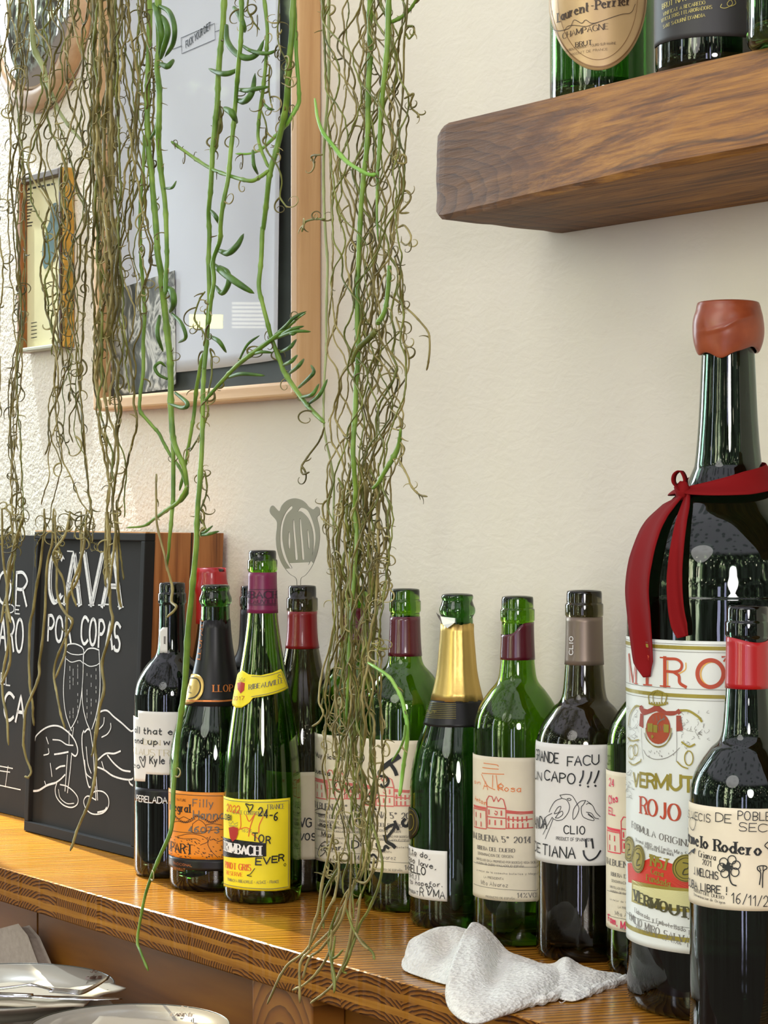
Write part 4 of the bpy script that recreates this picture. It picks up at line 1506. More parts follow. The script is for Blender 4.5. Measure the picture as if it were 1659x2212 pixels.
    def band(name, pts, widths, off0=.003):
        P = catmull([(a, b, 0) for a, b in pts], 8)
        n = len(P)
        V, F = [], []
        for i, q in enumerate(P):
            k = i / (n - 1) * (len(widths) - 1)
            w = widths[int(k)] + (widths[min(int(k) + 1, len(widths) - 1)] - widths[int(k)]) * (k - int(k))
            t = (P[min(i + 1, n - 1)] - P[max(i - 1, 0)]).normalized()
            nn = Vector((-t.y, t.x, 0))
            for j in range(9):
                s_ = (j / 8 - .5) * w
                pp = q + nn * s_
                u, v_ = B.uv(pp.x, pp.y)
                V.append(B.xyz(u, v_, off0 + .0022 * math.sin(j / 8 * math.pi * 1.5 + i * .05) + .001 * abs(j - 4) / 4))
        for i in range(n - 1):
            for j in range(8):
                a = i * 9 + j
                F.append((a, a + 1, a + 10, a + 9))
        return mk(name, V, F, rib.m, rr_, smooth=True, solid=.0006)
    rr_ = empty('ribbon', 'dark red satin ribbon tied round the neck of the large vermouth bottle', 'ribbon', B.c + Vector((0, 0, .40)))
    band('tail', [(1484, 1062), (1462, 1085), (1436, 1110), (1412, 1150), (1394, 1210), (1387, 1270), (1391, 1330), (1396, 1390), (1399, 1430), (1404, 1462)], [10, 18, 34, 46, 52, 50, 46, 40, 34, 6])
    band('tail', [(1492, 1064), (1486, 1090), (1476, 1130), (1467, 1190), (1463, 1250), (1466, 1310), (1473, 1350), (1480, 1375)], [12, 22, 28, 32, 34, 33, 32, 20])
    # loop round the neck: low at the knot, high on the right
    V, F = [], []
    n = 72
    ak = B.uv(1486, 1058)
    th_k = B.th(1486, 1058)
    zk = B.z(1486, 1058)
    zr = B.z(1600, 1022)
    for i in range(n + 1):
        a = i / n * 2 * math.pi
        th = B.front + th_k + a
        z = zk + (zr - zk) * (1 - math.cos(a)) / 2 * 1.05
        w = .0045 + .0125 * min(1, math.sin(a / 2) * 1.6)
        for j in range(7):
            zz = z + (j / 6 - .5) * w
            r = max(B.R(zz), B.R(zz - .004)) + .0016 + .001 * math.sin(j + i * .1)
            V.append((B.c.x + r * math.cos(th), B.c.y + r * math.sin(th), zz))
    for i in range(n):
        for j in range(6):
            a = i * 7 + j
            F.append((a, a + 7, a + 8, a + 1))
    mk('neck_loop', V, F, rib.m, rr_, smooth=True, solid=.0006)
    # knot and the small standing loop
    kc = B.xyz(*B.uv(1487, 1060), .006)
    bm = bmesh.new()
    bmesh.ops.create_uvsphere(bm, u_segments=16, v_segments=10, radius=.0062)
    for v in bm.verts:
        v.co = Vector((v.co.x * 1.1, v.co.y * .8, v.co.z * 1.15)) * (1 + .25 * mnoise.noise(v.co * 260))
    V = [v.co + kc for v in bm.verts]
    F = [[q.index for q in f.verts] for f in bm.faces]
    bm.free()
    mk('knot', V, F, rib.m, rr_, smooth=True)
    V, F = [], []
    pts = [kc + RGT * a + UP * b - FWD * c for a, b, c in ((0, 0, 0), (-.006, .006, .001), (-.0055, .012, .0), (-.001, .0145, -.002), (.002, .009, -.002), (.002, .002, 0))]
    P = catmull(pts, 6)
    n = len(P)
    side_ = (FWD + RGT * .5).normalized() * .0045
    for q in P:
        V += [q - side_, q + side_]
    for i in range(n - 1):
        F.append((2 * i, 2 * i + 1, 2 * i + 3, 2 * i + 2))
    mk('bow_loop', V, F, rib.m, rr_, smooth=True, solid=.0008)
    return B
MAG = magnum()

# --- front right bottle with the red capsule
B = Bottle('wine_bottle', 'nearest dark bottle before the magnum, red capsule and white label with clover doodle', 1615, 1.60, *bordeaux(.0405, .3105, .178, .236, .0152), M['glass_black'])
B.sleeve('capsule', M['red_foil'], .2525, .2885, .0006, lambda a: .0035 * (.5 + .5 * math.sin(a * 2 + .5)), label='bright red capsule')
lab = B.patch('label', M['paper_cream'], -1.62, 1.5, B.z(1615, 1968), B.z(1615, 1747), .0006)
m3 = lambda *a: zo(3.937, 1310, 1650, *a)
p = Pen(B, .0010)
p.text('melo Rodero', 1494, 1822, 24, 1645, style='serif', wt=.18, rise=11, pre='Car')
p.text('Crianza', 1510, 1850, 13, 1547, style='serif', wt=.11, rise=3)
p.text('2021', 1518, 1867, 12, 1537, style='serif', wt=.1, rise=2)
p.text('RIBERA DEL DUERO', 1500, 1925, 7, 1565, style='serif', wt=.12, rise=6)
p.text('Denominacion de Origen', 1500, 1934, 6, 1567, style='serif', wt=.1, rise=7)
p.done('print', M['ink'], lab)
p = Pen(B, .0014)
p.text('VECIS', 1496, 1768, 16, 1535, pre='ELS ', jit=.4, wt=.1, rise=0, seed=61)
p.text('DE', 1547, 1774, 18, 1580, jit=.3, wt=.1, rise=2)
p.text('POBLE', 1594, 1770, 18, 1664, jit=.3, wt=.1, rise=2, seed=62)
p.text('SEC', 1597, 1794, 17, 1657, jit=.4, wt=.1, rise=2, seed=63)
p.text('J MELCHIS', 1501, 1888, 16, 1552, jit=.4, wt=.12, rise=2, seed=64)
p.text('BA LIBRE !', 1497, 1917, 16, 1572, pre='CU', jit=.4, wt=.14, rise=2, seed=65)
p.text('16/11/23', 1581, 1950, 22, 1672, jit=.3, wt=.08, rise=8, seed=66)
for cx, cy in ((1000, 835), (1070, 815), (1105, 860), (1095, 920), (1010, 930), (985, 880)):
    p.px([(1310 + (cx + 34 * math.cos(k * math.pi / 5)) / 3.937, 1650 + (cy + 36 * math.sin(k * math.pi / 5)) / 3.937) for k in range(10)], 2.2, closed=True)
p.px(m3((1000, 870), (1060, 880)), 9)
p.px(m3((1040, 850), (1030, 900)), 8)
p.px(m3((1050, 900), (1050, 970), (1070, 1020), (1105, 1035)), 3)
p.px(m3((1300, 1025), (1310, 930), (1285, 900), (1285, 875), (1320, 865), (1355, 870), (1360, 890), (1330, 920), (1325, 1050)), 2.4)
p.px(m3((1300, 880), (1310, 910)), 2)
p.px(m3((1330, 870), (1330, 905)), 2)
p.px(m3((705, 770), (730, 745), (760, 722)), 3)
p.fill(m3((725, 735), (765, 718), (750, 765)))
p.px(m3((715, 490), (730, 455), (765, 480), (755, 550), (735, 560), (715, 520), (715, 490)), 1.6)
p.px(m3((1400, 640), (1345, 690), (1370, 720), (1400, 760)), 2.2)
p.done('handwritten_text', M['marker'], lab)

# ------------------------------------------------------------------ bottles on the beam
r_ = .0425
def tall_champ(r, H=.31):
    return champagne(r, H)
BZ = .7145
B = Bottle('sparkling_wine_bottle', 'green champagne bottle with oval gold label on the beam shelf', 1300, 1.905, *tall_champ(.0435), M['glass_deep'], base=BZ, group='bottles standing on the beam')
oc, orx, ory = (1291, -12), 107, 164
gl = plain('gold_label_paper', (196, 164, 116), .38, .06, 40, metal=.15)
lab = B.outline('label', gl, [(oc[0] + orx * math.cos(k * math.pi / 16), oc[1] + ory * math.sin(k * math.pi / 16)) for k in range(32)], .0007, smooth=True)
p = Pen(B, .0012)
p.px([(oc[0] + orx * .955 * math.cos(k * math.pi / 16), oc[1] + ory * .955 * math.sin(k * math.pi / 16)) for k in range(32)], 3.0, closed=True)
p.px([(oc[0] + orx * .80 * math.cos(k * math.pi / 16), oc[1] + ory * .86 * math.sin(k * math.pi / 16)) for k in range(32)], 1.2, closed=True)
p.done('border', plain('brown_gold_print', (128, 92, 52), .4, metal=.2), lab)
p = Pen(B, .0013)
p.text('Laurent-Perrier', 1206, 48, 19, 1361, style='serif', wt=.17, rise=-28)
p.text('CHAMPAGNE', 1217, 84, 12, 1314, style='serif', wt=.12, rise=-13)
p.text('BRUT', 1244, 102, 10, 1279, style='serif', wt=.14, rise=-3)
p.text('LAURENT-PERRIER - TOURS-SUR-MARNE', 1222, 113, 5, 1330, wt=.1, rise=-10)
p.text('PRODUIT DE FRANCE', 1232, 121, 4.5, 1312, wt=.1, rise=-7)
l5 = lambda *a: zo(2.186, 900, 0, *a)
p.px(l5((640, 50), (635, 110), (660, 145), (720, 135), (745, 95), (780, 110), (800, 95), (840, 110), (960, 70), (1010, 60), (1030, 20)), 1.3)
p.px(l5((700, 145), (715, 125), (745, 120), (800, 125), (830, 115), (860, 105)), 1.2)
p.done('print', plain('brown_print', (64, 46, 28), .5), lab)
B = Bottle('sparkling_wine_bottle', 'black bottle with dark grey gold lettered label on the beam shelf', 1538, 1.775, *tall_champ(.0440), M['glass_black'], base=BZ, group='bottles standing on the beam')
lab = B.patch('label', plain('slate_label_paper', (52, 50, 50), .55), -1.5, B.th(1640, 20), B.z(1538, 78), B.z(1538, -140), .0007)
p = Pen(B, .0012)
p.text('BRUT NATURE', 1432, 20, 11, 1512, style='serif', wt=.12, rise=-12)
p.text('VINIFICAT A RECAREDO', 1434, 35, 7.5, 1524, style='serif', wt=.11, rise=-12)
p.text('VITICULTORS I ELABORADORS', 1430, 49, 7.5, 1538, style='serif', wt=.11, rise=-14)
p.text("SANT SADURNÍ D'ANOIA", 1434, 62, 7.5, 1523, style='serif', wt=.11, rise=-12)
p.px(l5((1440, 20), (1435, 35), (1460, 38), (1490, 20), (1480, 0), (1465, 20), (1480, 30), (1505, 18), (1500, 0)), 1.4)
p.done('print', M['gold_light'], lab)
B = Bottle('sparkling_wine_bottle', 'green bottle cut by the right edge on the beam shelf', 1742, 1.66, *tall_champ(.0435), M['glass_deep'], base=BZ, group='bottles standing on the beam')

# ------------------------------------------------------------------ chalkboards
M['board'] = NT('blackboard_paint').set(color=srgb(32, 31, 28), rough=.75, spec=.25).m
def _bd():
    t = NT('blackboard_face').set(rough=.8, spec=.25)
    f = t.noise(t.coord(), 12, 4)
    t.color(t.ramp(f, [(.3, srgb(32, 32, 29)), (.75, srgb(44, 42, 39))]))
    return t.m
M['board_face'] = _bd()
M['box_wood'] = wood('striped_pine_side', srgb(104, 58, 22), srgb(158, 98, 46), srgb(184, 122, 64), scale=55, stretch=18, rough=.55, bump=.1, axis=2).m
M['worn_wood'] = wood('worn_edge_wood', srgb(150, 96, 40), srgb(200, 140, 70), srgb(222, 180, 120), scale=40, stretch=4, rough=.6).m

LEAN = math.radians(2.3)
bx0, bx1, byf, bh = -2.432, -2.167, 1.212, .354
def lean(p):
    """tip a point of the standing board back about its front foot"""
    z, y = p[2], p[1] - byf
    return Vector((p[0], byf + y * math.cos(LEAN) + z * math.sin(LEAN), z * math.cos(LEAN) - y * math.sin(LEAN) * .2 + .0006))
def lbox(*a):
    v, f = box(*a)
    return [lean(p) for p in v], f
br = empty('chalkboard_sign', 'chalkboard sign with two clinking flutes and CAVA lettering, on a deep wooden box', 'sign', (-2.3, byf, 0), 'chalkboard signs on the counter')
v, f = lbox(bx0 + .001, bx1 - .001, byf + .013, byf + .100, .001, bh - .001)
o = mk('box', v, f, M['box_wood'], br, label='wooden box behind the board')
v, f = lbox(bx1 - .0015, bx1 + .0006, byf + .058, byf + .0595, .002, bh - .0005)
mk('seam', v, f, plain('dark_seam', (60, 32, 12), .8), br)
v, f = lbox(bx0 + .008, bx1 - .008, byf + .006, byf + .0125, .008, bh - .008)
mk('board', v, f, M['board_face'], br)
fr = []
for nm, a in (('bottom', (bx0, bx1, byf, byf + .0129, 0, .012)), ('top', (bx0, bx1, byf, byf + .0129, bh - .010, bh - .0015)), ('left', (bx0, bx0 + .010, byf, byf + .0129, .012, bh - .010)), ('right', (bx1 - .009, bx1, byf, byf + .0129, .012, bh - .010))):
    v, f = lbox(*a)
    bevel(mk('frame_rail', v, f, M['board'], br), .001)
v, f = lbox(bx0 + .0005, bx1 - .0005, byf + .0005, byf + .0125, bh - .0014, bh)
mk('worn_top_edge', v, f, M['worn_wood'], br, label='bare worn wood on the top edge')
face = Plane(lean((bx0, byf + .006, .0)), (1, 0, 0), lean((0, byf + 1, 1)) - lean((0, byf + 1, 0)), 2.58)
face.v = (lean((bx0, byf + .006, 1)) - lean((bx0, byf + .006, 0))).normalized()
face.n = face.u.cross(face.v)
c7 = lambda *a: zo(2.836, 0, 1120, *a)
p = Pen(face, .0004)
for ch, a, b, yb, h in (('C', 106, 131, 1298, 108), ('A', 139, 172, 1304, 112), ('V', 178, 217, 1305, 112), ('A', 221, 260, 1309, 116)):
    p.text(ch, a, yb, h, b, wt=.10)
    p.text(ch, a + 5, yb, h, b + 5, wt=.03)
for x, y in ((390, 520), (480, 525), (430, 200), (505, 210), (560, 530), (620, 530), (630, 205), (740, 540), (650, 525)):
    p.px(c7((x - 16, y), (x + 18, y + 2)), 3, smooth=False)
p.text('POR', 104, 1383, 55, 154, wt=.13, rise=2)
p.text('COPAS', 176, 1389, 56, 259, wt=.13, rise=9)
p.done('lettering', M['chalk'], br, label='white chalk lettering')
p = Pen(face, .0004)
for l, w in (([(410, 790), (420, 772), (460, 768), (500, 785), (515, 805)], 3), ([(412, 815), (440, 830), (480, 835), (512, 830)], 2), ([(408, 860), (440, 880), (490, 870), (512, 890)], 2),
             ([(406, 790), (400, 900), (392, 1000), (392, 1100), (405, 1200), (428, 1270), (440, 1300)], 3), ([(515, 810), (512, 900), (508, 1000), (495, 1120), (475, 1210), (450, 1265), (436, 1285)], 3),
             ([(515, 830), (540, 800), (575, 795), (605, 805)], 3), ([(608, 805), (612, 900), (615, 1000), (610, 1100), (590, 1210), (565, 1290)], 3), ([(512, 830), (510, 950), (505, 1050), (510, 1150), (530, 1240), (555, 1300)], 3),
             ([(515, 885), (550, 905), (590, 900), (612, 885)], 2), ([(425, 1300), (425, 1380)], 2.5), ([(452, 1280), (447, 1330)], 2.5), ([(415, 1450), (408, 1560), (400, 1670)], 3), ([(440, 1450), (430, 1560), (415, 1680)], 3),
             ([(555, 1300), (572, 1420), (580, 1560), (590, 1720)], 3), ([(580, 1310), (588, 1450), (590, 1560), (600, 1725)], 3),
             ([(215, 1360), (225, 1330), (270, 1290), (320, 1270), (370, 1275), (420, 1310), (460, 1360), (478, 1420), (465, 1455), (440, 1440)], 4), ([(325, 1355), (370, 1360), (410, 1385), (450, 1390)], 3), ([(335, 1445), (370, 1440), (420, 1430)], 4),
             ([(345, 1535), (370, 1520), (400, 1515)], 4), ([(340, 1620), (370, 1600), (400, 1570)], 4), ([(285, 1340), (298, 1380)], 3), ([(270, 1450), (300, 1440), (298, 1410)], 3), ([(310, 1500), (320, 1580)], 3),
             ([(200, 1670), (240, 1665), (290, 1635), (340, 1620)], 5), ([(275, 1610), (285, 1640)], 3), ([(350, 1620), (340, 1660), (350, 1710), (390, 1755), (440, 1770), (475, 1750), (478, 1710), (450, 1670), (410, 1640), (370, 1630)], 3),
             ([(360, 1660), (370, 1710), (410, 1745), (455, 1745)], 2), ([(590, 1725), (540, 1700), (515, 1730), (530, 1780), (570, 1810), (630, 1805), (665, 1765), (665, 1710), (635, 1675), (590, 1670), (560, 1690)], 3), ([(600, 1800), (640, 1790), (655, 1770)], 4),
             ([(515, 1300), (505, 1330), (505, 1400), (515, 1480), (530, 1580), (545, 1640), (555, 1645)], 4), ([(520, 1310), (540, 1290), (555, 1300)], 4), ([(530, 1400), (540, 1500), (560, 1560)], 3), ([(520, 1480), (530, 1560), (560, 1590)], 3),
             ([(600, 1200), (625, 1180), (660, 1178), (700, 1215), (750, 1255), (800, 1300), (820, 1298)], 4), ([(625, 1340), (660, 1320), (680, 1285), (680, 1255)], 3), ([(610, 1290), (635, 1260), (640, 1220)], 3), ([(600, 1480), (650, 1440), (700, 1440), (740, 1425)], 4),
             ([(660, 1450), (700, 1500), (750, 1540), (800, 1550)], 4), ([(590, 1520), (640, 1540), (690, 1575), (750, 1595), (800, 1600), (820, 1590)], 4), ([(625, 1490), (640, 1540)], 3), ([(790, 1600), (800, 1625), (822, 1640)], 4)):
    p.px(c7(*l), w * .95)
rr = random.Random(4)
for q in range(60):
    x = rr.choice([430, 450, 478, 535, 560, 590])
    y = rr.uniform(890, 1240)
    p.px(c7((x, y), (x, y + 14)), 1.5, smooth=False)
p.done('drawing', M['chalk'], br, label='white chalk drawing of two hands and flutes')

# the second board, cut by the left edge
b2 = empty('chalkboard_sign', 'second chalkboard cut by the left edge, partly behind the flutes chalkboard', 'sign', (-2.6, 1.262, 0), 'chalkboard signs on the counter')
x1 = at_y(61, 1500, 1.262).x
o_ = at_y(61, 1767, 1.262)
zt = at_y(40, 1158, 1.277).z
def lean2(p):
    return Vector((p[0], p[1] + p[2] * .035, p[2] + .0008))
v, f = box(x1 - .30, x1, 1.262, 1.278, 0, zt)
mk('board', [lean2(p) for p in v], f, M['board_face'], b2)
f2 = Plane(lean2((x1 - .30, 1.262, 0)), (1, 0, 0), (0, .035, 1), 2.75)
p = Pen(f2, .0004)
for t_, xa, xb, y, h, wt in (('FLOR', -62, 58, 1298, 72, .10), ('DE', 18, 43, 1323, 18, .14), ('ARO', -2, 52, 1402, 72, .10), ('EL', 2, 22, 1477, 24, .13), ('CA', 10, 54, 1553, 58, .13)):
    p.text(t_, xa, y, h, xb, wt=wt, rise=2)
for l in ([(-20, 1651), (28, 1660)], [(-20, 1662), (22, 1668)], [(18, 1655), (12, 1700)], [(-20, 1692), (45, 1706)], [(0, 1660), (-3, 1692)]):
    p.px(l, 2.4, smooth=False)
p.done('lettering', M['chalk'], b2, label='white chalk lettering')

# ------------------------------------------------------------------ pictures on the wall
M['maple'] = wood('pale_maple_frame', srgb(188, 142, 92), srgb(206, 164, 114), srgb(216, 178, 130), scale=26, stretch=14, rough=.45, bump=.05, axis=2).m
M['maple_h'] = wood('pale_maple_rail', srgb(190, 144, 94), srgb(208, 166, 116), srgb(218, 180, 132), scale=26, stretch=14, rough=.45, bump=.05, axis=0).m
M['mat_dark'] = plain('dark_mount', (26, 34, 30), .6)
M['poster'] = plain('grey_white_poster', (206, 208, 214), .6, .03, 9)
def clear_glass(name):
    t = NT(name)
    tr = t.N.new('ShaderNodeBsdfTransparent')
    gl = t.N.new('ShaderNodeBsdfGlossy')
    gl.inputs['Roughness'].default_value = .01
    mx = t.N.new('ShaderNodeMixShader')
    mx.inputs[0].default_value = .05
    t.L.new(tr.outputs[0], mx.inputs[1])
    t.L.new(gl.outputs[0], mx.inputs[2])
    t.L.new(mx.outputs[0], t.N['Material Output'].inputs[0])
    return t.m
M['pane'] = clear_glass('clear_glass_pane')
fx0, fx1, fz0, fz1, fyf = -2.430, -1.980, .4965, 1.12, 1.302
fr = empty('picture_frame', 'large pale wooden frame with a white poster and FUCK YOUR DIET plate', 'picture', (-2.2, 1.331, fz0))
w_ = .0165
def rail(nm, a, mat):
    v, f = box(*a)
    bevel(mk(nm, v, f, mat, fr), .0035, 3)
rail('side_rail', (fx0, fx0 + w_, fyf, WY - .0006, fz0 + .001, fz1), M['maple'])
rail('side_rail', (fx1 - w_, fx1, fyf, WY - .0006, fz0 + .001, fz1), M['maple'])
rail('bottom_rail', (fx0 + w_ * .5, fx1 - w_ * .5, fyf + .0004, WY - .0006, fz0, fz0 + w_), M['maple_h'])
rail('top_rail', (fx0 + w_ * .5, fx1 - w_ * .5, fyf + .0004, WY - .0006, fz1 - w_, fz1), M['maple_h'])
v, f = box(fx0 + w_, fx1 - w_, 1.3225, 1.326, fz0 + w_, fz1 - w_)
mk('mount', v, f, M['mat_dark'], fr)
# poster sheet, a little wavy, its lower right corner curling
py_ = 1.3205
def poster():
    V, F = [], []
    pl = at_y(240, 950, py_).x
    pr_ = at_y(613, 700, py_).x
    zb_l = at_y(377, 803, py_).z
    zb_r = at_y(612, 776, py_).z
    nx, nz = 30, 40
    for j in range(nz + 1):
        for i in range(nx + 1):
            a, b = i / nx, j / nz
            x = pl + (pr_ - pl) * a - .004 * (1 - b) * a
            zb = zb_l + (zb_r - zb_l) * a - .002 * math.sin(a * 3)
            z = zb + (fz1 - w_ - .012 - zb) * b
            y = py_ - .0016 * math.sin(a * 5 + b * 3) ** 2 - .004 * max(0, (a - .9) / .1) ** 2 * (1 - .3 * b)
            V.append((x, y, z))
    for j in range(nz):
        for i in range(nx):
            q = j * (nx + 1) + i
            F.append((q, q + 1, q + nx + 2, q + nx + 1))
    return mk('poster', V, F, M['poster'], fr, smooth=True, solid=-.0003)
po = poster()
pf = Plane((fx0, py_ - .0022, fz0), (1, 0, 0), (0, 0, 1), 2.5)
p = Pen(pf, .0004)
z2 = lambda *a: zo(3.072, 180, 0, *a)
p.px(z2((650, 253), (873, 155), (876, 262), (655, 357)), 1.6, smooth=False, closed=True)
p.px(z2((595, 328), (652, 305)), 1.6, smooth=False)
p.px(z2((875, 212), (930, 190)), 1.6, smooth=False)
p.text('FUCK YOUR DIET', 402, 103, 14.5, 455, wt=.17, rise=-25, gap=1.2)
p.done('lettering', plain('dark_grey_print', (70, 72, 78), .6), po, label='small boxed grey lettering')
# black and white photograph tucked in the lower left corner
def bw():
    t = NT('black_and_white_photo').set(rough=.35)
    n = t.noise(t.coord(scale=(1, 1, .7)), 26, 4, 1.4)
    t.color(t.ramp(n, [(.38, srgb(28, 28, 24)), (.48, srgb(96, 94, 84)), (.55, srgb(206, 202, 190)), (.62, srgb(60, 58, 50)), (.72, srgb(170, 166, 154))]))
    return t.m
q3 = [at_y(px, py, 1.3178) for px, py in zo(3.072, 180, 500, (118, 418), (605, 258), (612, 1010), (560, 1046), (118, 1104))]
V = [Vector(v) for v in q3]
V += [v + Vector((0, .0006, 0)) for v in q3]
n = len(q3)
F = [tuple(range(n)), tuple(reversed(range(n, 2 * n)))] + [(i, n + i, n + (i + 1) % n, (i + 1) % n) for i in range(n)]
mk('photo_print', V, F, bw(), fr, label='black and white photograph')
v, f = box(fx0 + w_ - .002, fx1 - w_ + .002, 1.3105, 1.3120, fz0 + w_ - .002, fz1 - w_ + .002)
mk('glass_pane', v, f, M['pane'], fr)

# small framed print on the left
sx0, sx1 = -2.655, -2.531
sz0, sz1, sy = .580, .805, 1.3135
sf = empty('picture_frame', 'small dark and gold frame with a yellowed print, left of the large poster frame', 'picture', (-2.59, 1.331, sz0))
M['dark_gilt'] = plain('dark_frame_wood', (70, 46, 22), .4)
M['gilt'] = plain('gilt_frame_side', (184, 142, 58), .4, .3, 50, metal=.3)
def srail(nm, a, mat):
    v, f = box(*a)
    bevel(mk(nm, v, f, mat, sf), .0015, 2)
b_ = .0095
srail('side_rail', (sx0, sx0 + b_, sy, WY - .0006, sz0, sz1), plain('brown_frame_side', (150, 92, 40), .45, .15))
srail('side_rail', (sx1 - b_, sx1 - .0035, sy, WY - .0006, sz0, sz1), M['dark_gilt'])
srail('gilt_side', (sx1 - .0034, sx1, sy + .002, WY - .0006, sz0 + .001, sz1 - .001), M['gilt'])
srail('top_rail', (sx0 + b_, sx1 - b_, sy + .0003, WY - .0006, sz1 - b_, sz1 - .0004), M['dark_gilt'])
srail('bottom_rail', (sx0 + b_, sx1 - b_, sy + .0003, WY - .0006, sz0 + .0004, sz0 + .006), plain('silver_rail', (170, 165, 140), .35, metal=.3))
v, f = box(sx0 + b_, sx1 - b_, 1.3235, 1.326, sz0 + .006, sz1 - b_)
pp = mk('print', v, f, plain('yellowed_paper', (222, 214, 166), .6, .06, 20), sf)
pl2 = Plane((sx0, 1.3235, sz0), (1, 0, 0), (0, 0, 1), 2.87)
p = Pen(pl2, .0005)
for y in range(12):
    p.px([(57, 412 + y * 7), (64 + (y * 7) % 9, 410 + y * 7)], 2.2, smooth=False)
for k in range(6):
    p.px([(62 + k * 10, 408 - k * 2), (68 + k * 10, 407 - k * 2)], 4, smooth=False)
for y in range(5):
    p.px([(68, 698 + y * 8), (80, 696 + y * 8)], 1.6, smooth=False)
p.done('lettering', M['ink'], pp)
p = Pen(pl2, .0006)
p.fill([(112, 445), (124, 440), (127, 475), (125, 520), (120, 560), (108, 570), (96, 580), (92, 540), (100, 500), (108, 475)], True)
p.done('figure_print', plain('blue_grey_print', (86, 112, 110), .7, .3, 50), pp)

# round mirror with a broad wooden rim
mc = at_y(66, 16, 1.312)
mr = empty('round_mirror', 'round convex mirror with a pale wooden rim behind the dried vines', 'mirror', (mc.x, WY, mc.z - .13))
def disc_ring(prof, name, mat, n=72, smooth=True):
    V, F = lathe((0, 0, 0), prof, n, close=False)
    V = [Vector((mc.x + v[0], WY - .0006 - v[2], mc.z + v[1])) for v in V]
    return mk(name, V, F, mat, mr, smooth=smooth)
disc_ring([(.104, .0), (.130, .0), (.1315, .004), (.130, .010), (.124, .014), (.112, .018), (.105, .018), (.1035, .014), (.1035, .002), (.104, .0)], 'rim', wood('mirror_rim_wood', srgb(150, 118, 86), srgb(176, 142, 106), srgb(192, 160, 124), scale=20, stretch=3, rough=.4, bump=.04).m)
cap_ = [(0, .036)] + [(.1032 * math.sin(k / 12 * math.pi / 2), .010 + .026 * math.cos(k / 12 * math.pi / 2)) for k in range(1, 13)] + [(.1032, .004), (0, .004)]
disc_ring(cap_, 'mirror_glass', NT('mirror_silver').set(color=(.92, .94, .93), metal=1.0, rough=.015).m)

# ------------------------------------------------------------------ steel strainer standing in the mouth of the red capsule bottle
def strainer():
    st = NT('brushed_steel').set(color=srgb(146, 143, 130), rough=.42, metal=.65)
    st.bump(st.noise(st.coord(scale=(1, 1, .1)), 300, 3), .1, .0004)
    c, zt = STR_AT
    base = at_d(646, 1262, 2.285)
    u = (RGT * .96 - FWD * .28).normalized()
    n = u.cross(UP)
    z1 = lambda *a: zo(3.687, 270, 1060, *a)
    def loc(px, py):
        d = ray(px, py)
        t = (base - CAM).dot(n) / d.dot(n)
        q = CAM + d * t - base
        return q.dot(u), q.z
    outer = z1((1345, 62), (1400, 72), (1440, 100), (1462, 128), (1500, 150), (1528, 128), (1548, 145), (1550, 190), (1530, 215), (1548, 300), (1550, 390), (1530, 500), (1490, 600), (1440, 670), (1400, 702), (1400, 800), (1372, 800), (1365, 702),
               (1310, 660), (1250, 580), (1215, 480), (1204, 380), (1212, 290), (1208, 238), (1160, 180), (1158, 140), (1180, 120), (1228, 165), (1250, 120), (1290, 80))
    holes = [z1((1322, 122), (1335, 140), (1290, 190), (1262, 270), (1255, 370), (1270, 470), (1300, 560), (1330, 612), (1310, 612), (1268, 545), (1240, 450), (1235, 350), (1245, 260), (1275, 180)),
             z1((1450, 150), (1480, 200), (1510, 290), (1520, 380), (1505, 480), (1472, 570), (1490, 520), (1500, 440), (1498, 350), (1480, 270), (1450, 210), (1400, 165), (1375, 170), (1400, 135)),
             z1((1340, 235), (1350, 240), (1360, 350), (1370, 450), (1378, 540), (1366, 552), (1356, 540), (1348, 420), (1338, 300)),
             z1((1392, 230), (1402, 228), (1412, 330), (1422, 430), (1430, 540), (1420, 552), (1410, 540), (1402, 430), (1394, 320)),
             z1((1305, 330), (1314, 335), (1318, 400), (1316, 455), (1306, 462), (1300, 400)), z1((1452, 318), (1462, 318), (1470, 380), (1472, 450), (1462, 462), (1456, 400))]
    cu = bpy.data.curves.new('tmp', 'CURVE')
    cu.dimensions = '2D'
    cu.fill_mode = 'BOTH'
    cu.extrude = .0006
    cu.bevel_depth = .0002
    for k, pts in enumerate([outer] + holes):
        sp = cu.splines.new('POLY')
        q = [loc(*a) for a in pts]
        q = [(a.x, a.y) for a in catmull([(a, b, 0) for a, b in q], 4, True)[:-1]]
        sp.points.add(len(q) - 1)
        for pt, a in zip(sp.points, q):
            pt.co = (a[0], a[1], 0, 1)
        sp.use_cyclic_u = True
    tmp = bpy.data.objects.new('tmp', cu)
    COL.objects.link(tmp)
    dg = bpy.context.evaluated_depsgraph_get()
    me = bpy.data.meshes.new_from_object(tmp.evaluated_get(dg))
    V = [base + u * v.co.x + UP * v.co.y + n * v.co.z + n * 0 for v in me.vertices]
    F = [tuple(p.vertices) for p in me.polygons]
    bpy.data.objects.remove(tmp)
    bpy.data.curves.remove(cu)
    bpy.data.meshes.remove(me)
    root = empty('cocktail_strainer', 'flat steel cocktail strainer with slots, standing in the mouth of a bottle', 'strainer', (base.x, base.y, base.z))
    mk('blade', V, F, st.m, root)
strainer()

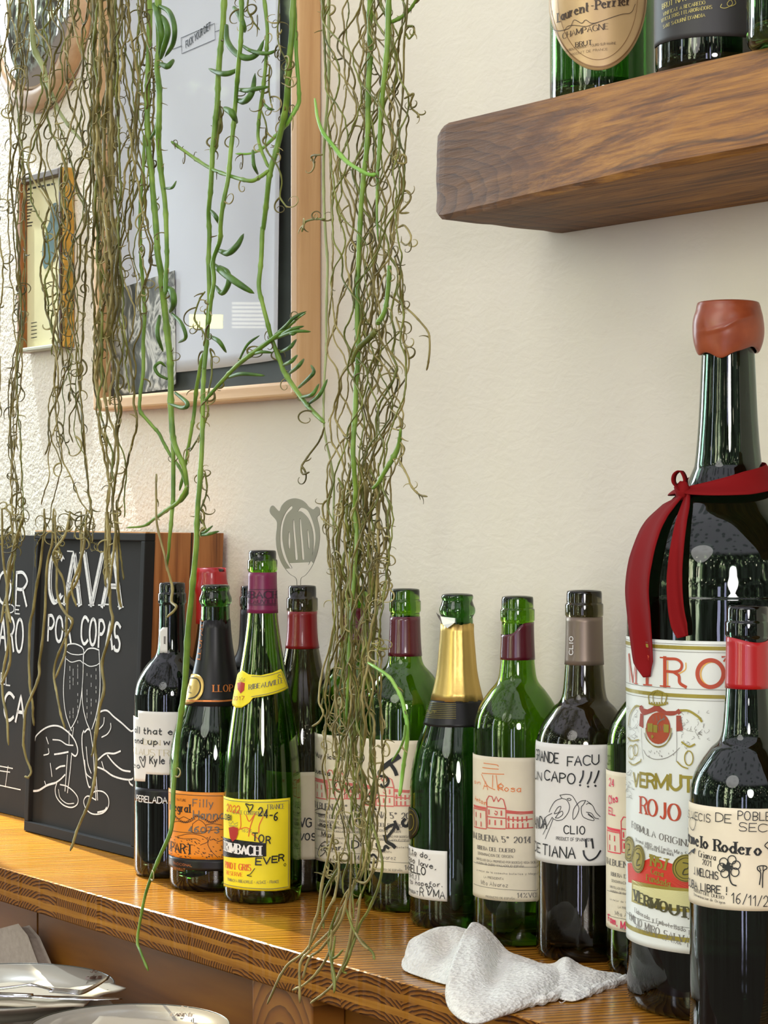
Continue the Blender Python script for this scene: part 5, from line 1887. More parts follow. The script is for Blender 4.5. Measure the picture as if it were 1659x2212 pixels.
# ------------------------------------------------------------------ folded white cloth
def cloth():
    t = NT('white_terry_cloth').set(rough=.95, sheen=.3)
    co = t.coord()
    n = t.noise(co, 14, 3)
    t.color(t.ramp(n, [(.35, srgb(222, 217, 204)), (.6, srgb(235, 236, 227))]))
    v = t.N.new('ShaderNodeTexVoronoi')
    v.inputs['Scale'].default_value = 420
    t.L.new(t.coord(rot=(0, 0, .6), scale=(1, .55, 1)), v.inputs['Vector'])
    t.bump(t.math('ADD', v.outputs['Distance'], t.math('MULTIPLY', t.noise(co, 500, 3), .6)), .9, .0022)
    root = empty('dish_cloth', 'crumpled white terry cloth at the counter front edge, before the bottles', 'cloth', at_z(1090, 2100, 0))
    # outlines of the three folds on the counter: (pixel x, pixel y, height above the counter)
    def samp(P, q_):
        q = q_ * (len(P) - 1)
        i = min(int(q), len(P) - 2)
        return P[i].lerp(P[i + 1], q - i)
    tx = bpy.data.textures.new('terry', 'CLOUDS')
    tx.noise_scale = .0018
    def fold(near, far, bulge, marks, N_=70, K=30):
        near, far = catmull(near, 10), catmull(far, 10)
        V, F = [], []
        W = K + 1
        for i in range(N_ + 1):
            a, b = samp(near, i / N_), samp(far, i / N_)
            A, Bp = at_z(a.x, a.y, a.z), at_z(b.x, b.y, b.z)
            for j in range(W):
                k = j / K
                q = A.lerp(Bp, k)
                px, py = a.x + (b.x - a.x) * k, a.y + (b.y - a.y) * k
                z = q.z + bulge * math.sin(math.pi * k) ** .7 * min(1, min(i, N_ - i) / N_ / .14) ** .6
                for mx, my, sx, sy, rot, h in marks:
                    dx, dy = px - mx, py - my
                    u, w = dx * math.cos(rot) + dy * math.sin(rot), -dx * math.sin(rot) + dy * math.cos(rot)
                    z += h * math.exp(-(u / sx) ** 2 - (w / sy) ** 2) * math.sin(math.pi * k) ** .4
                z += .0012 * mnoise.noise(Vector((q.x * 46, q.y * 46, 2))) + .0005 * mnoise.noise(Vector((q.x * 130, q.y * 130, 5)))
                V.append(Vector((q.x, q.y, max(z, .0028))))
        for i in range(N_):
            for j in range(K):
                F.append((i * W + j, i * W + j + 1, (i + 1) * W + j + 1, (i + 1) * W + j))
        loop = [i * W for i in range(N_ + 1)] + [N_ * W + j for j in range(1, W)] + [i * W + K for i in range(N_ - 1, -1, -1)] + [j for j in range(K - 1, 0, -1)]
        n = len(loop)
        cen = sum((V[q] for q in loop), Vector()) / n
        prev = loop
        for o_, dz in ((.0016, .22), (.0026, .5), (.0020, .8), (.0004, 1.0)):
            cur = []
            for m_ in range(n):
                pq = V[loop[m_]]
                tg = V[loop[(m_ + 1) % n]] - V[loop[m_ - 1]]
                d = Vector((tg.y, -tg.x, 0))
                if d.length > 1e-9:
                    d.normalize()
                if d.dot(pq - cen) < 0:
                    d = -d
                cur.append(len(V))
                V.append(Vector((pq.x + d.x * o_, pq.y + d.y * o_, pq.z + (.0007 - pq.z) * dz)))
            for m_ in range(n):
                q = (m_ + 1) % n
                F.append((prev[m_], cur[m_], cur[q], prev[q]))
            prev = cur
        o = mk('fold', V, F, t.m, root, smooth=True)
        sub = o.modifiers.new('smooth', 'SUBSURF')
        sub.levels = sub.render_levels = 1
        dm = o.modifiers.new('terry', 'DISPLACE')
        dm.texture = tx
        dm.strength = .0006
        bm = bmesh.new()
        bm.from_mesh(o.data)
        bmesh.ops.recalc_face_normals(bm, faces=bm.faces)
        bm.to_mesh(o.data)
        bm.free()
    fold([(873, 2076, .007), (882, 2094, .003), (920, 2108, .003), (965, 2121, .003), (1004, 2128, .003)],
         [(874, 2066, .010), (900, 2032, .016), (935, 2008, .021), (968, 2000, .024), (1014, 2006, .024)], .010,
         [(962, 2062, 20, 34, .5, -.010), (905, 2066, 26, 18, -.5, .004)])
    fold([(1018, 1999, .029), (990, 2044, .026), (973, 2090, .021), (968, 2126, .015), (975, 2160, .009), (996, 2190, .005), (1030, 2203, .004), (1085, 2180, .006), (1130, 2162, .007), (1180, 2142, .007), (1224, 2124, .006)],
         [(1022, 1998, .029), (1030, 1996, .030), (1040, 1999, .029), (1056, 2008, .027), (1076, 2028, .022), (1098, 2051, .016), (1128, 2066, .012), (1158, 2076, .011), (1190, 2086, .010), (1216, 2100, .008), (1226, 2118, .006)], .007,
         [(1074, 2090, 16, 60, .25, -.008), (1030, 2080, 26, 60, .2, .005), (1140, 2112, 40, 14, .35, .003), (1030, 2150, 22, 16, 0, -.003)])
    fold([(1150, 2130, .005), (1200, 2146, .004), (1235, 2157, .003), (1268, 2146, .003), (1312, 2127, .002), (1349, 2112, .002)],
         [(1150, 2078, .010), (1192, 2078, .012), (1222, 2069, .013), (1262, 2088, .009), (1310, 2100, .005), (1350, 2108, .002)], .004,
         [(1224, 2090, 16, 26, 0, .005), (1192, 2096, 12, 24, 0, -.004), (1290, 2116, 30, 10, .3, .002)])
    # rolled hem loop on the near right side and the layers under it
    V, F = [], []
    P = catmull([at_z(x, y, z) for x, y, z in ((1012, 2196, .004), (1030, 2200, .003), (1085, 2180, .004), (1130, 2162, .005), (1180, 2144, .005), (1222, 2126, .004))], 8)
    tube(V, F, P, [.0042 + .0008 * math.sin(i * .9) for i in range(len(P))], 10)
    h = mk('hem', V, F, t.m, root, smooth=True)
    V, F = [], []
    P = catmull([at_z(x, y, z) for x, y, z in ((1140, 2166, .003), (1180, 2158, .004), (1222, 2142, .004), (1260, 2146, .003), (1300, 2132, .003), (1352, 2116, .002))], 8)
    tube(V, F, P, [.0036 + .0009 * math.sin(i * 1.3) for i in range(len(P))], 10)
    mk('under_layer', V, F, t.m, root, smooth=True)
    V, F = [], []
    tube(V, F, catmull([at_z(x, y, .001) for x, y in ((1226, 2150), (1226, 2158), (1214, 2166), (1208, 2164))], 5), .0004, 5)
    mk('loose_thread', V, F, t.m, root, smooth=True)
cloth()

# ------------------------------------------------------------------ plates, napkins and cutlery on the lower table
TBZ = -.126
v, f = box(-3.4, -1.0, .45, 1.112, TBZ - .03, TBZ)
tb = mk('side_table', v, f, plain('dark_red_brown_wood', (92, 44, 28), .4, .2, 30), label='dark red brown table under the plates, below the counter', cat='table')
bevel(tb, .002)
M['china'] = NT('cream_china').set(color=srgb(152, 146, 132), rough=.18, coat=.3).m
M['rim_line'] = plain('dark_green_rim', (60, 62, 50), .3)
M['emblem'] = plain('brown_emblem', (92, 66, 50), .5)
def plate(c, r, label, top_of=None, detail=True):
    root = empty('plate', label, 'plate', c, 'plates below the counter')
    prof = [(0, .0035), (r * .5, .0032), (r * .58, .003), (r * .60, 0), (r * .64, 0), (r * .66, .004), (r * .80, .011), (r * .985, .0185), (r, .0200), (r * .995, .0212), (r * .97, .0212), (r * .80, .0170), (r * .70, .0120), (r * .62, .0078), (r * .5, .0068), (0, .0066)]
    V, F = lathe(c, prof, 96)
    mk('dish', V, F, M['china'], root, smooth=True)
    if detail:
        V, F = [], []
        P = [Vector((c[0] + r * .985 * math.cos(k * math.pi / 48), c[1] + r * .985 * math.sin(k * math.pi / 48), c[2] + .0213)) for k in range(97)]
        tube(V, F, P, .0007, 5, False)
        mk('rim_line', V, F, M['rim_line'], root, smooth=True, label='thin dark line on the rim')
    return root
def emblem(root, pxc, Z, y_tx, w, slope=0):
    pl = Plane(at_z(pxc, y_tx, Z), (RGT + FWD * .0).normalized(), (FWD * .97 + UP * .2).normalized(), (at_z(pxc, y_tx, Z) - CAM).length)
    p = Pen(pl, .0011)
    p.text('CAÑETE', pxc - w / 2, y_tx, 15, pxc + w / 2, style='serif', wt=.24, rise=slope)
    p.px([(pxc - w * .25, y_tx - 17), (pxc - w * .1, y_tx - 15), (pxc, y_tx - 22), (pxc + w * .1, y_tx - 15), (pxc + w * .25, y_tx - 20)], 2)
    p.done('emblem', M['emblem'], root, label='brown crest and name on the rim')
c1 = at_z(8, 2130, -.082)
c2_ = at_z(280, 2216, -.060)
plate((c1.x, c1.y, TBZ), .107, 'cream plate at the bottom of the left stack', detail=False)
pa = plate((c1.x, c1.y, TBZ + .0235), .1075, 'cream plate with cutlery and napkin, below the left chalkboards')
emblem(pa, 203, -.084, 2118, 34, -2)
plate((c2_.x, c2_.y, TBZ), .0850, 'small cream plate at the bottom of the lower stack', detail=False)
plate((c2_.x, c2_.y, TBZ + .0225), .0850, 'small cream plate in the middle of the lower stack', detail=False)
pb = plate((c2_.x, c2_.y, TBZ + .0450), .0855, 'small cream plate with brown crest at the bottom edge of the photo')
emblem(pb, 394, -.063, 2197, 50, 2)
M['napkin'] = NT('cream_napkin').set(color=srgb(186, 176, 154), rough=.95).m
M['grey_napkin'] = plain('grey_beige_napkin', (158, 146, 132), .95, .1, 200)
def sheet(name, label, pts, mat, thick=.0025, group=None):
    """folded napkin from outline points in space"""
    c = sum(pts, Vector()) / len(pts)
    V, F = [c], []
    n = len(pts)
    K = 8
    for j in range(1, K + 1):
        for q in range(n):
            for m_ in range(6):
                e = pts[q].lerp(pts[(q + 1) % n], m_ / 6)
                w = c.lerp(e, j / K)
                V.append(w + UP * (.0012 * mnoise.noise(Vector((w.x * 50, w.y * 50, 1)))))
    n6 = n * 6
    for i in range(n6):
        F.append((0, 1 + i, 1 + (i + 1) % n6))
        for j in range(K - 1):
            a, b = 1 + j * n6, 1 + (j + 1) * n6
            F.append((a + i, b + i, b + (i + 1) % n6, a + (i + 1) % n6))
    o = mk(name, V, F, mat, None, smooth=True, label=label, cat='napkin', group=group)
    md = o.modifiers.new('thickness', 'SOLIDIFY')
    md.thickness = thick
    md.offset = 1
    return o
zn = c1.z + .0015
rimz = TBZ + .0235 + .0225
sheet('napkin', 'cream napkin under the fork on the left plate', [at_z(x, y, rimz) for x, y in ((-90, 2128), (30, 2121), (150, 2134), (240, 2122), (272, 2134), (200, 2153), (180, 2172), (40, 2172), (-90, 2160))], M['napkin'], .0018)
sheet('napkin', 'cream napkin on the small plate at the bottom edge', [at_z(x, y, TBZ + .0668) for x, y in ((215, 2195), (250, 2196), (400, 2206), (470, 2212), (430, 2270), (190, 2270), (180, 2230))], M['napkin'], .0016)
# standing folded napkin behind the left plate
V0 = [at_y(x, y, 1.098) for x, y in ((-60, 2030), (52, 2000), (72, 2024), (122, 2083), (60, 2100), (-60, 2100))]
V0[-1].z = V0[-2].z = V0[3].z = TBZ + .0005
nf = []
V, F = [], []
n = len(V0)
for k, off in enumerate((-.010, -.004, .004, .009)):
    for v in V0:
        V.append(v + Vector((0, off * (.4 + .6 * (1 - min(1, max(0, (v.z - TBZ) / .12)))), -.001 * k)))
for k in range(3):
    for i in range(n):
        q = (i + 1) % n
        F.append((k * n + i, k * n + q, (k + 1) * n + q, (k + 1) * n + i))
F += [tuple(range(n)), tuple(3 * n + i for i in reversed(range(n)))]
bevel(mk('napkin', V, F, M['grey_napkin'], None, label='grey folded napkin standing behind the left plate', cat='napkin'), .003, 3)
# fork and knife
M['cutlery'] = NT('polished_steel').set(color=srgb(205, 205, 205), rough=.14, metal=1.0).m
def strip(path, widths, thick, V, F):
    P = catmull(path, 6)
    n = len(P)
    base = len(V)
    for i, q in enumerate(P):
        t = (P[min(i + 1, n - 1)] - P[max(i - 1, 0)]).normalized()
        s = t.cross(UP).normalized()
        up = s.cross(t)
        k = i / (n - 1) * (len(widths) - 1)
        a = int(k)
        w = widths[a] + (widths[min(a + 1, len(widths) - 1)] - widths[a]) * (k - a)
        for c_, h in ((-1, 0), (-.6, .5), (.6, .5), (1, 0), (.6, -.5), (-.6, -.5)):
            V.append(q + s * (w / 2 * c_) + up * (thick * h))
    for i in range(n - 1):
        for m_ in range(6):
            r = (m_ + 1) % 6
            F.append((base + i * 6 + m_, base + i * 6 + r, base + (i + 1) * 6 + r, base + (i + 1) * 6 + m_))
    F.append(tuple(base + m_ for m_ in reversed(range(6))))
    F.append(tuple(base + (n - 1) * 6 + m_ for m_ in range(6)))
fz = rimz + .0045
fk = empty('fork', 'steel fork lying across the napkin on the left plate', 'fork', at_z(60, 2135, fz))
V, F = [], []
strip([at_z(-120, 2152, fz + .002), at_z(-40, 2140, fz + .004), at_z(30, 2132, fz + .009), at_z(70, 2128, fz + .012), at_z(110, 2138, fz + .006)], [.014, .012, .007, .006, .010], .0022, V, F)
mk('handle', V, F, M['cutlery'], fk, smooth=True)
for k in range(4):
    V, F = [], []
    a = at_z(108, 2139, fz + .006) + FWD * (.004 * (k - 1.5))
    b = at_z(178, 2143, fz + .002) + FWD * (.0048 * (k - 1.5))
    c_ = at_z(234, 2112, fz + .008) + FWD * (.0044 * (k - 1.5))
    strip([a, a.lerp(b, .6), b, b.lerp(c_, .55) - UP * .001, c_], [.0038, .003, .0028, .0024, .0014], .0016, V, F)
    mk('tine', V, F, M['cutlery'], fk, smooth=True)
kn = empty('knife', 'steel knife lying in front of the fork on the left plate', 'knife', at_z(100, 2156, fz))
V, F = [], []
strip([at_z(-120, 2150, fz + .001), at_z(0, 2150, fz), at_z(70, 2152, fz)], [.015, .014, .010], .004, V, F)
mk('handle', V, F, M['cutlery'], kn, smooth=True)
V, F = [], []
strip([at_z(66, 2152, fz), at_z(130, 2155, fz - .0005), at_z(210, 2157, fz - .001), at_z(264, 2158, fz - .002)], [.010, .016, .016, .003], .0014, V, F)
mk('blade', V, F, M['cutlery'], kn, smooth=True)

# ------------------------------------------------------------------ trailing succulents hanging from above
def plant_mat(name, a, b, rough=.55, scale=40):
    t = NT(name).set(rough=rough)
    n = t.noise(t.coord(), scale, 3)
    t.color(t.ramp(n, [(.35, srgb(*a)), (.65, srgb(*b))]))
    return t.m
DRY = [plant_mat('dried_stem_olive', (76, 68, 24), (122, 110, 48)), plant_mat('dried_stem_tan', (110, 98, 46), (160, 146, 88)), plant_mat('dried_stem_green', (80, 86, 26), (124, 128, 50))]
GRN = [plant_mat('green_stem', (82, 118, 30), (128, 158, 58), .45), plant_mat('light_green_stem', (112, 164, 52), (142, 186, 80), .4), plant_mat('grey_green_stem', (132, 142, 84), (160, 168, 112), .5)]
LEAF = plant_mat('green_succulent_leaf', (48, 82, 18), (82, 120, 34), .5, 60)
TEND = [plant_mat('dried_tendril_olive', (72, 64, 20), (112, 102, 42)), plant_mat('dried_tendril_tan', (128, 116, 62), (170, 158, 100))]
VR = random.Random(23)

def nz1(x, s):
    return mnoise.noise(Vector((x, s * 7.31, s * 1.7)))

class Vine:
    def __init__(s, label, px, Y, seed):
        s.Y = Y
        s.seed = seed
        p = at_y(px, -40, Y)
        s.root = empty('trailing_vine', label, 'hanging plant', p, 'trailing vines hanging before the wall')
        s.paths = []
        s.tV, s.tF = [[], []], [[], []]
        s.k = 0
    def stem(s, pts, r, mat, dy=0.0, kink=1.0, name='stem', label=None, knots=True, keep=True):
        """pts: photograph pixels along the stem; r: half width in pixels (number or list along the path)"""
        s.k += 1
        sd = s.seed * 13.7 + s.k * 3.1
        P2 = catmull([(a, b, 0) for a, b in pts], 6)
        # even steps of ~9 px
        Q = [P2[0]]
        for a, b in zip(P2, P2[1:]):
            L = (b - a).length
            m_ = max(1, int(L / 11))
            Q += [a.lerp(b, (i + 1) / m_) for i in range(m_)]
        n = len(Q)
        P, rad = [], []
        for i, q in enumerate(Q):
            t = i / max(1, n - 1)
            rr = r if not isinstance(r, (list, tuple)) else r[min(int(t * (len(r) - 1)), len(r) - 2)] + (r[min(int(t * (len(r) - 1)), len(r) - 2) + 1] - r[min(int(t * (len(r) - 1)), len(r) - 2)]) * (t * (len(r) - 1) - min(int(t * (len(r) - 1)), len(r) - 2))
            L = i * 11
            y = s.Y + dy + .012 * nz1(L / 220, sd)
            jx = kink * (2.4 * nz1(L / 62, sd + 1) + .7 * nz1(L / 22, sd + 2))
            p = at_y(q.x + jx, q.y, y)
            P.append(p)
            k = 1 + (.18 * max(0, nz1(L / 26, sd + 4)) + (.25 if knots and i % 9 == 4 else 0))
            rad.append(max(.0002, rr * k * (p - CAM).length / FPX))
        rad[-1] *= .45
        rad[0] *= .8
        V, F = [], []
        tube(V, F, P, rad, 6)
        o = mk(name, V, F, mat, s.root, smooth=True, label=label)
        if keep:
            s.paths.append(P)
        return P
    def leaf(s, pts, r, dy=-.004):
        P2 = catmull([(a, b, 0) for a, b in pts], 7)
        n = len(P2)
        P, rad = [], []
        for i, q in enumerate(P2):
            t = i / (n - 1)
            p = at_y(q.x, q.y, s.Y + dy - .010 * math.sin(t * math.pi) * (1 if (i + len(pts)) % 1 == 0 else 1))
            P.append(p)
            rad.append(max(.0002, r * (.22 + .78 * math.sin(math.pi * min(1, .10 + t * .90)) ** .55) * (1 if t < .93 else (1.02 - t) / .09) * (p - CAM).length / FPX))
        V, F = [], []
        tube(V, F, P, rad, 8)
        mk('leaf', V, F, LEAF, s.root, smooth=True)
    def tendril(s, p, which, size=1.0):
        """a dried leaf: a thin curl, from a gentle bend to a full loop"""
        m = (p - CAM).length / FPX
        turn = VR.choice([VR.uniform(.4, 1.6), VR.uniform(1.5, 4.2), VR.uniform(4, 7.2)])
        rad0 = VR.uniform(6, 15) * size
        L = min(max(turn * rad0, 16), 74)
        n = 9 + int(turn * 2.2)
        ang = VR.choice([0, math.pi]) + VR.uniform(-1.1, .5) * 1.0
        sg = VR.choice([-1, 1])
        yaw = VR.uniform(-.9, .9)
        hx = (Vector((1, 0, 0)) * math.cos(yaw) + Vector((0, 1, 0)) * math.sin(yaw) * .6).normalized()
        wob = VR.uniform(0, 50)
        st = L / n * m
        sx = 1.55          # the wall direction is seen foreshortened; real curls are round, so keep them open
        P = [p.copy()]
        for i in range(n):
            ang += sg * turn / n * (1 + .5 * nz1(i * .4, wob)) * (.6 + .8 * i / n)
            P.append(P[-1] + (hx * math.cos(ang) * sx + UP * math.sin(ang)) * st - UP * st * .16)
        for q in P:
            q.y = min(q.y, s.Y + .05)
        r = VR.uniform(1.5, 2.8)
        rad = [max(.00018, r * m * (1 - .72 * i / n)) for i in range(n + 1)]
        tube(s.tV[which], s.tF[which], P, rad, 4)
    def curls(s, n, ylo=-99, yhi=9999, tan=.4, L=None, **k):
        for _ in range(n):
            P = VR.choice(s.paths)
            for _t in range(8):
                p = VR.choice(P)
                py = CY - (p.z - CAMH) / (p - CAM).dot(FWD) * FPX
                if ylo < py < yhi:
                    s.tendril(p, 1 if VR.random() < tan else 0, **k)
                    break
    def bundle(s, env, n, ends, r=(1.4, 2.6), y0=-70, mats=None, spread=.028, wander=.42):
        """n thin dried strands inside an envelope [(y, xmin, xmax)]; ends: range of lower ends"""
        def lim(y):
            if y <= env[0][0]:
                return env[0][1:]
            for a, b in zip(env, env[1:]):
                if a[0] <= y <= b[0]:
                    t = (y - a[0]) / (b[0] - a[0])
                    return a[1] + (b[1] - a[1]) * t, a[2] + (b[2] - a[2]) * t
            return env[-1][1:]
        for i in range(n):
            sd = VR.uniform(0, 900)
            ye = VR.uniform(*ends)
            a0 = VR.random()
            y = y0
            pts = []
            while y < ye:
                lo, hi = lim(y)
                a = a0 + wander * 1.6 * nz1(y / 260.0, sd) + .18 * nz1(y / 70.0, sd + 3)
                a = max(-.06, min(1.06, a))
                pts.append((lo + (hi - lo) * a, y))
                y += 27
            rr = VR.uniform(*r)
            s.stem(pts, [rr, rr * 1.1, rr * .8], VR.choice(mats or DRY), dy=VR.uniform(-spread, spread), kink=1.5)
    def finish(s):
        for w in (0, 1):
            if s.tF[w]:
                mk('tendrils', s.tV[w], s.tF[w], TEND[w], s.root, smooth=True, kind='stuff')

r7 = c7
Z2 = lambda *a: zo(3.072, 180, 0, *a)
Z3 = lambda *a: zo(3.072, 180, 500, *a)
Z4 = lambda *a: zo(3.95, 600, 0, *a)
Z8 = lambda *a: zo(3.686, 600, 560, *a)
P1 = lambda *a: zo(3.687, 270, 1060, *a)
Q1 = lambda *a: zo(4.1475, 660, 1200, *a)
R3 = lambda *a: zo(3.318, 500, 1750, *a)

# far left, cut by the edge
A = Vine('dried tangled vine cut by the left edge, before the second chalkboard', 30, 1.03, 1)
A.bundle([(0, -6, 62), (300, 0, 58), (700, 0, 50), (900, -4, 40), (1120, 4, 50), (1250, 6, 40)], 9, (900, 1330), (1.2, 2.2), spread=.02)
for l in ([(10, -60), (15, 200), (40, 400), (40, 600), (55, 750), (20, 920), (15, 1080), (40, 1230), (50, 1390)], [(140, -20), (110, 130), (70, 230), (50, 300), (45, 440), (20, 560), (4, 640)], [(130, 0), (70, 250), (40, 480), (60, 830), (30, 980), (10, 1010)], [(60, -40), (90, 200), (60, 330), (45, 520), (70, 640)]):
    A.stem(r7(*l), [2.6, 3, 2.4], DRY[1])
A.curls(190, -60, 1180, .35)
A.curls(10, 1180, 1400, .8, L=18)
A.finish()

# before the mirror and the small frame
B_ = Vine('dried tangled vine before the mirror and small frame, its ends across the flutes chalkboard', 130, 1.035, 2)
B_.bundle([(0, 64, 190), (200, 66, 190), (400, 60, 188), (600, 66, 178), (760, 96, 172), (850, 84, 168), (1000, 60, 178), (1120, 40, 190)], 15, (760, 1230), (1.2, 2.3), spread=.02)
B_.stem([(70, -60), (68, 60), (75, 110), (95, 150), (110, 200), (140, 260), (190, 320)], [5, 7, 4, 3], GRN[2])
for l in ([(270, -60), (265, 130), (210, 520), (185, 650), (180, 900), (190, 1080), (200, 1160), (210, 1270)],
          [(330, -60), (320, 150), (285, 300), (275, 600), (245, 860), (240, 970), (180, 1110), (150, 1230), (145, 1370), (165, 1470), (190, 1550), (175, 1585), (150, 1580)],
          [(335, -20), (350, 300), (350, 480), (400, 580), (440, 640), (370, 800), (330, 950), (350, 1080), (370, 1180), (400, 1290)],
          [(500, -40), (490, 320), (420, 480), (410, 600), (400, 780), (390, 850), (340, 980)], [(430, -40), (400, 100), (330, 200), (340, 280), (390, 380), (400, 520)], [(530, -50), (520, 150), (480, 300), (440, 420), (470, 540)]):
    B_.stem(r7(*l), [2.4, 3.0, 2.6, 2.4], DRY[1])
B_.curls(320, -60, 1180, .35)
B_.curls(14, 1180, 1600, .9, L=18)
B_.finish()

# the twisted rope of stems down the frame's left side
C_ = Vine('thick rope of twisted dried stems along the left rail of the poster frame', 228, 1.035, 3)
C_.bundle([(0, 204, 250), (300, 206, 254), (560, 204, 262), (700, 200, 262), (800, 206, 280), (900, 216, 292), (1000, 226, 286), (1120, 228, 264), (1300, 230, 268)], 13, (820, 1310), (1.8, 3.2), spread=.02)
C_.bundle([(0, 208, 244), (420, 210, 246), (800, 206, 250)], 5, (600, 900), (2.4, 3.6), spread=.012, mats=DRY[1:2])
for l, r in (([(660, -40), (670, 480), (690, 620), (660, 760), (625, 900), (635, 1040), (615, 1150), (600, 1280), (580, 1400), (590, 1480), (570, 1650), (540, 1750), (490, 1870), (465, 1930), (430, 2035)], [3, 3.2, 3, 2.8]),
             ([(700, -50), (720, 300), (725, 450), (740, 545)], 3.0), ([(650, -40), (640, 300), (645, 420)], 2.6), ([(720, -60), (690, 250), (660, 480)], 2.6), ([(610, 1150), (590, 1270), (575, 1400), (560, 1460)], 2.2)):
    C_.stem(r7(*l), r, DRY[1])
C_.curls(200, -60, 1100, .5)
C_.curls(40, 1100, 1330, .8, L=20)
C_.finish()

# green stems left of the boxed plate, with the curls around them
D = Vine('green trailing succulent with fat curled leaves left of the boxed lettering on the poster', 330, 1.03, 4)
D.bundle([(0, 252, 330), (300, 256, 326), (560, 236, 330), (700, 240, 340), (830, 240, 310)], 15, (420, 880), (1.2, 2.2), spread=.02)
D.stem(Z2((430, -150), (440, 150), (435, 350), (430, 480), (425, 620), (425, 800), (430, 950), (450, 1150), (470, 1350), (485, 1550), (495, 1690)) + Z3((520, 300), (540, 520), (560, 700), (575, 850), (580, 1000), (580, 1180), (590, 1350), (620, 1450), (670, 1570), (685, 1720), (640, 1800)), [6.5, 6, 6, 7, 7, 6, 4], GRN[0], kink=.5)
D.stem(Z2((495, -150), (500, 300), (490, 450), (505, 620), (500, 800), (500, 950), (515, 1150), (540, 1350), (550, 1550), (555, 1690)) + Z3((550, 280), (545, 420)), [6.5, 6, 6, 5, 4.5], GRN[0], dy=-.008, kink=.5)
D.stem(Z2((400, 900), (400, 1100), (385, 1300), (375, 1500), (380, 1640)) + Z3((385, 200), (400, 400), (405, 560), (400, 750), (395, 950), (375, 1100), (375, 1190), (440, 1270), (500, 1340), (540, 1420), (590, 1500), (650, 1590), (685, 1700)), [3, 4, 4, 3.6, 3], GRN[0], dy=.008, kink=.8)
D.stem([(372, 900), (374, 1000), (374, 1080)] + P1((375, 150), (360, 330), (345, 500), (335, 640)), [4, 5, 4, 2], GRN[0], dy=-.004, kink=.5)
D.stem(P1((500, -40), (430, 80), (340, 150), (240, 220), (150, 280), (10, 295)), [4.5, 4, 2], GRN[0], dy=-.006, kink=.5)
D.stem(P1((250, -130), (245, 100), (260, 300), (310, 500), (350, 660), (380, 760), (370, 880), (410, 930), (330, 1010)), [2, 2.4, 2.6, 3.4, 2.4], DRY[1], dy=-.006)
for f_, l, r in ((Z2, [(505, 40), (570, 80), (605, 180), (595, 290), (540, 380)], 6), (Z2, [(490, 90), (540, 140), (560, 220), (530, 330), (510, 400)], 7), (Z2, [(470, 30), (500, 130), (520, 250), (505, 380)], 8), (Z2, [(515, 425), (560, 440), (602, 395)], 6.5),
                 (Z3, [(545, 370), (590, 400), (600, 480), (570, 540)], 7.5), (Z3, [(590, 545), (650, 610), (680, 700), (630, 740)], 4.5), (Z3, [(505, 560), (492, 680), (530, 800)], 5), (Z3, [(560, 980), (500, 950), (475, 900), (510, 870), (550, 900)], 4),
                 (Z3, [(610, 1070), (690, 1140), (660, 1170), (560, 1140)], 5), (Z2, [(540, 1250), (590, 1245), (618, 1200)], 3), (Z2, [(445, 920), (480, 860), (500, 740)], 4)):
    D.leaf(f_(*l), r)
D.curls(260, -60, 880, .35)
D.curls(40, 880, 1250, .4, L=16)
D.finish()

# the long pair
E = Vine('pair of long green succulent stems, one reaching down past the counter edge', 500, 1.03, 5)
E.stem(Z2((940, -160), (930, 120), (910, 300), (895, 480), (890, 640), (880, 760), (865, 900), (855, 1050), (845, 1250), (830, 1400), (835, 1550)) + Z3((832, 150), (835, 400), (830, 560), (820, 720), (805, 880), (795, 1050), (790, 1250), (785, 1450), (770, 1690))
       + [(426, 1120), (423, 1190), (414, 1290), (405, 1370), (399, 1480), (388, 1560), (380, 1640), (374, 1710), (370, 1790), (345, 1850), (318, 1920), (303, 1985), (297, 2035), (305, 2060), (320, 2097)], [6, 6, 5.5, 5, 5, 5, 6, 6.5, 5, 3, 2.6], GRN[0], kink=.5, dy=-.004)
E.stem(Z2((1045, -150), (1050, 100), (1045, 250), (1030, 420), (1015, 600), (1000, 800), (980, 980), (960, 1180), (930, 1330), (910, 1500)) + Z3((905, 60), (860, 200), (865, 330), (845, 480), (835, 620)), [5, 5, 5, 5, 4], GRN[0], dy=-.014, kink=.4)
E.stem(Z3((805, 800), (775, 900), (750, 1050), (735, 1200), (720, 1300), (700, 1420), (675, 1560), (640, 1720)), [4, 4.5, 4, 3], GRN[0], dy=.006, kink=.5)
E.stem(Z2((885, 640), (890, 700), (905, 800), (880, 900), (870, 1000)), 6, DRY[2], dy=-.008)
for l in (P1((600, 150), (640, 60), (650, -40), (640, -150)), P1((600, 200), (620, 260), (650, 310)), Z3((810, 400), (760, 470), (740, 580), (800, 680), (800, 760)), Z3((840, 780), (855, 860), (850, 960), (820, 1120), (830, 1200), (780, 1340), (710, 1460))):
    E.stem(l, 2, DRY[2], dy=-.006, keep=True)
